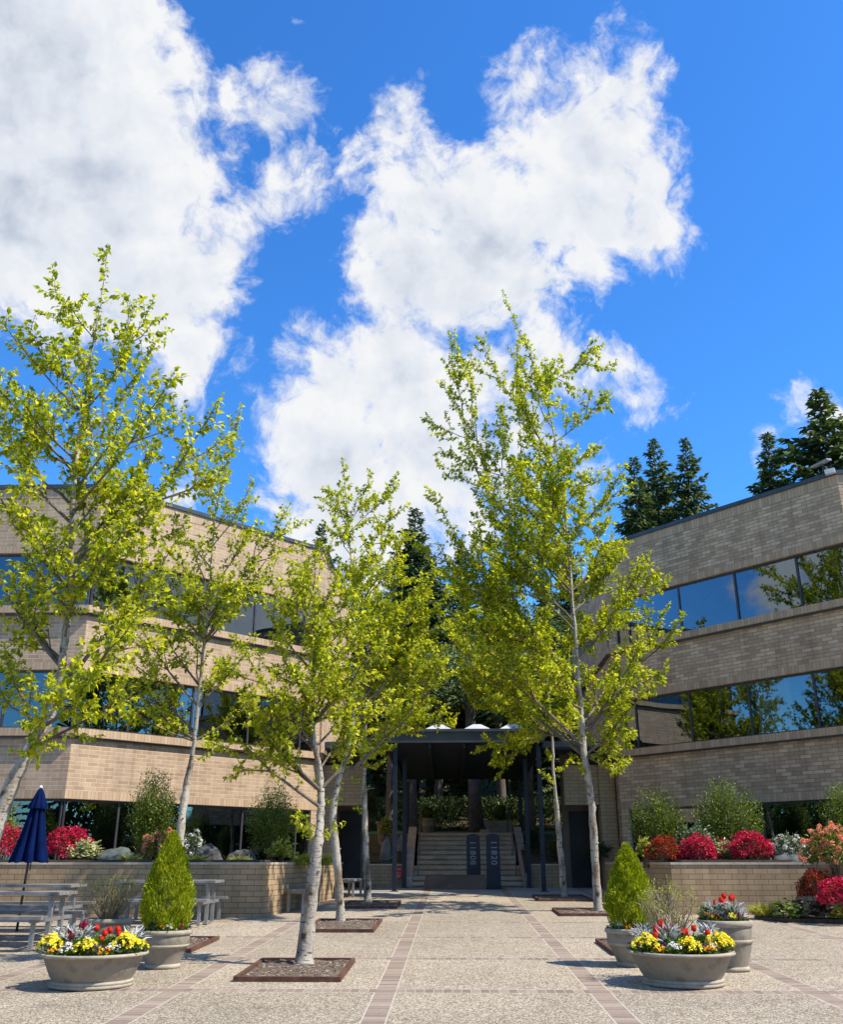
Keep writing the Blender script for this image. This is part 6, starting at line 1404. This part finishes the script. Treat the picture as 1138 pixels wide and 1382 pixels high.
def bowl_planting(cx, cy, z, side, tag_):
    z -= .025
    G = lambda s: s + ' in the lower ' + tag_ + ' bowl'
    # (kind, dx, dy, variant label)
    yl = [(-.43 * side, -.20, 'yellow primroses at the outer side'), (.02, -.34, 'yellow primroses at the front middle'), (.40 * side, -.16, 'big yellow primrose clump at the inner side'), (.50 * side, .02, 'small yellow primrose at the inner rim')]
    for i, (dx, dy, l) in enumerate(yl):
        r = (.15, .15, .16, .09)[i]
        blooms('primrose_plant', l + ' of the lower ' + tag_ + ' bowl', 'primrose', G('yellow primroses'), cx + dx, cy + dy, z, r, (.20, .17, .22, .15)[i], 'pet_yellow', 'leaf_bed', (42, 46, 54, 18)[i], .038, 90)
    for (dx, dy, l) in ((-.30 * side, -.36, 'low orange pansies at the front rim, outer side'), (.24 * side, -.40, 'low orange pansies at the front rim, inner side')):
        blooms('pansy_plant', l + ' of the lower ' + tag_ + ' bowl', 'pansy', G('orange pansies'), cx + dx, cy + dy, z, .09, .09, 'pet_orange', 'leaf_bed', 13, .028, 60, .04)
    for (dx, dy, m, l) in ((-.16, -.40, 'pet_white', 'white pansies left of centre'), (.14, -.36, 'pet_violet', 'dark violet pansies right of centre'), (-.26, -.18, 'pet_violet', 'dark violet pansies at the left'), (.28, -.24, 'pet_white', 'white pansies at the right'), (.10, -.12, 'pet_maroon', 'maroon pansies in the middle'), (-.48, .08, 'pet_violet', 'violet pansies at the far left rim')):
        blooms('pansy_plant', l + ' of the lower ' + tag_ + ' bowl', 'pansy', G('pansies'), cx + dx, cy + dy, z, .10, .13, m, 'leaf_bed', 16, .026, 90, .045)
    for (dx, dy, l) in ((-.14, -.10, 'silver dusty miller left of the middle'), (-.38, .10, 'silver dusty miller at the back left'), (.36, .18, 'silver dusty miller at the back right')):
        blooms('dusty_miller', l + ' of the lower ' + tag_ + ' bowl', 'dusty miller', G('dusty millers'), cx + dx, cy + dy, z, .10, .50, 'pet_white', 'leaf_silver', 0, .02, 130, .11, 5, .16)
    for (dx, dy, l) in ((.15, .05, 'leafy green plant in the middle'), (-.1, .3, 'leafy green plant at the back'), (.3, .05, 'leafy green plant at the inner side'), (-.3, .0, 'leafy green plant at the left'), (0, -.22, 'leafy green plant at the front'), (.0, .0, 'leafy green plant at the centre')):
        blooms('bedding_plant', l + ' of the lower ' + tag_ + ' bowl', 'plant', G('leafy plants'), cx + dx, cy + dy, z, .16, .30, 'pet_white', 'leaf_bed', 0, .02, 240, .07, 5, .4)
    tl = [(.02, .02, .30), (.12, -.02, .31), (.16, .06, .36), (.10, -.10, .21), (.30, .0, .29), (-.04, .12, .38), (.05, .2, .34)]
    for i, (dx, dy, h) in enumerate(tl): tulip(cx + dx, cy + dy, z, h * .62, 'pet_red', 'red tulip in the middle of the lower ' + tag_ + ' bowl', G('red tulips'))
    for i, (dx, dy, h) in enumerate(((-.22, .02, .36), (-.17, .05, .40), (-.25, -.05, .30), (-.13, .0, .33), (-.26, -.12, .23))):
        tulip(cx + dx, cy + dy, z, h * .72, 'pet_maroon' if tag_ == 'left' else 'pet_red', 'dark red tulip left of the middle in the lower ' + tag_ + ' bowl', G('dark red tulips'))
bowl_planting(-4.02, 11.5, zB1, 1, 'left')
bowl_planting(2.59, 11.78, zB2, 1, 'right')
twiggy(2.55, 12.05, zB2 - .03, .80, .80, 'half bare twiggy shrub at the back of the lower right bowl', 21)
twiggy(-4.72, 13.9, zP4 - .04, .92, .60, 'half bare twiggy shrub in the pot behind the lower left bowl', 22)
def pot_planting(cx, cy, z, r, tag_, spec):
    for i, (a, m, nf, l) in enumerate(spec):
        x, y = cx + r * math.cos(R(a)), cy + r * math.sin(R(a))
        blooms('pansy_plant', l + ' ' + tag_, 'pansy', 'pansies ' + tag_, x, y, z - .03, .085, .11, m, 'leaf_bed', nf, .027, 70, .045)
ring = lambda A: [(a, m, n, l) for (a, m, n, l) in A]
pot_planting(-3.66, 12.98, zP1, .225, 'around the left potted cypress', [(205, 'pet_yellow', 12, 'small yellow pansies'), (240, 'pet_violet', 12, 'dark violet pansies'), (268, 'pet_orange', 12, 'orange pansies'), (298, 'pet_white', 12, 'white pansies'), (330, 'pet_maroon', 12, 'maroon pansies'), (170, 'pet_violet', 10, 'violet pansies at the left rim'), (10, 'pet_violet', 10, 'violet pansies at the right rim')])
pot_planting(2.33, 13.32, zP2, .235, 'around the right potted cypress', [(195, 'pet_white', 14, 'pale pansies at the left rim'), (225, 'pet_white', 12, 'white pansies'), (255, 'pet_orange', 12, 'orange pansies'), (290, 'pet_violet', 12, 'dark violet pansies'), (320, 'pet_white', 12, 'white pansies at the right rim')])
pot_planting(3.42, 12.92, zP3, .215, 'in the tall right pot', [(190, 'pet_orange', 9, 'orange pansies at the left rim'), (225, 'pet_orange', 9, 'orange pansies at the front left'), (255, 'pet_violet', 12, 'dark violet pansies'), (285, 'pet_yellow', 10, 'yellow pansies'), (315, 'pet_maroon', 14, 'maroon pansies at the right'), (350, 'pet_maroon', 12, 'maroon pansies at the right rim'), (270, 'pet_white', 0, 'pansy foliage')])
for i, (dx, dy, h) in enumerate(((-.05, 0, .30), (.03, -.05, .27), (.0, .06, .36), (.12, .0, .33), (-.14, .03, .26), (.18, .08, .34), (.06, .02, .24))):
    tulip(3.42 + dx, 12.92 + dy, zP3 - .02, h * .75, 'pet_red', 'red tulip in the tall right pot', 'red tulips in the tall right pot')
for dx, dy, l in ((.14, -.08, 'at the right'), (-.12, -.06, 'at the left')):
    blooms('dusty_miller', 'silver dusty miller ' + l + ' of the tall right pot', 'dusty miller', 'dusty millers in the tall right pot', 3.42 + dx, 12.92 + dy, zP3 - .02, .08, .42, 'pet_white', 'leaf_silver', 0, .02, 120, .10, 5, .16)
for dx, dy, l in ((0, .0, 'in the middle'), (-.1, .1, 'at the back')):
    blooms('bedding_plant', 'leafy green plant ' + l + ' of the tall right pot', 'plant', 'leafy plants in the tall right pot', 3.42 + dx, 12.92 + dy, zP3 - .03, .17, .32, 'pet_white', 'leaf_bed', 0, .02, 260, .07, 5, .4)

# ---- pots with cycads at the top of the stairs
def cycad(x, y, z, r, label):
    rng = np.random.default_rng(int(abs(x) * 91)); t = thing('cycad_plant', (x, y, z), label, 'cycad', 'cycads at the top of the stairs')
    P, D, S = [], [], []; mb = MB()
    for i in range(26):
        a = rng.uniform(0, 6.28); el = rng.uniform(.25, 1.35); b = np.array([x, y, z]); L = r * rng.uniform(.85, 1.15)
        dv = np.array([math.cos(a) * math.cos(el), math.sin(a) * math.cos(el), math.sin(el)]); e = b + dv * L; e[2] -= .12 * L
        m = (b + e) / 2 + np.array([0, 0, .12 * L]); pts = noise_pts(b, m, e, 6, rng, 0.0); mb.tube(pts, [.01] * 7, 4, cap=False)
        sd = np.array([-math.sin(a), math.cos(a), 0])
        for k in range(22):
            u = .15 + .85 * k / 22; q = pts[min(5, int(u * 6))] + (pts[min(6, int(u * 6) + 1)] - pts[min(5, int(u * 6))]) * (u * 6 - min(5, int(u * 6)))
            for s in (-1, 1): P.append(q); D.append(sd * s + dv * .8 + np.array([0, 0, .15])); S.append(.15 * (1.1 - u * .6))
    obj('fronds', mb, M['leaf_shrub'], t)
    V, F = leaf_arrays(np.array(P), np.array(D), np.array(S), rng, w=.22); o = npobj('foliage', V, F, M['leaf_limeish'], t); o['kind'] = 'stuff'
M['leaf_limeish'] = leaf_mat('cycad_leaves', (0.07, 0.11, 0.02), (0.14, 0.19, 0.03), (0.30, 0.33, 0.06), 0.25)
def stairpot(x, y, z, label):
    t = thing('flower_pot', (x, y, z), label, 'planter pot')
    mb = MB(); mb.lathe([(.17, 0), (.19, .03), (.24, .22), (.26, .25), (.25, .28), (.275, .44), (.30, .46), (.30, .51), (.26, .51), (.25, .47), (.01, .47)], (x, y, z), 28); obj('body', mb, M['pot'], t, smooth=True)
stairpot(-0.82, 36.0, 2.58, 'cast stone pot at the top left of the stairs')
cycad(-0.82, 36.0, 3.05, .55, 'cycad in the pot at the top left of the stairs')
mb = MB(); mb.box(1.30, 2.16, 35.8, 36.4, 2.55, 2.82); mb.box(1.24, 2.22, 35.75, 36.45, 2.821, 3.0)
o = obj('stone_box', mb, M['concrete']); tag(o, 'low stone planter box at the top right of the stairs', 'planter box')
cycad(1.9, 36.1, 3.0, .62, 'cycad on the stone box at the top right of the stairs')
mb = MB(); mb.box(1.02, 1.40, 35.5, 35.7, 2.56, 2.62); mb.box(1.05, 1.37, 35.52, 35.68, 2.621, 2.70); o = obj('stone_block', mb, M['concrete_light']); tag(o, 'small pale stone block on the top step', 'block')
mb = MB(); mb.lathe([(.16, 0), (.17, .1), (.22, .5), (.24, .74), (.26, .76), (.26, .80), (.22, .80), (.2, .7)], (-2.28, 33.6, 2.1), 24); o = obj('urn', mb, M['pot'], smooth=True, loc=(-2.28, 33.6, 2.1)); tag(o, 'tall grey urn on the bank left of the stairs', 'urn')

# remove empty world-leftovers
for t, H, used in CON:
    pass
print('objects', len(bpy.data.objects))
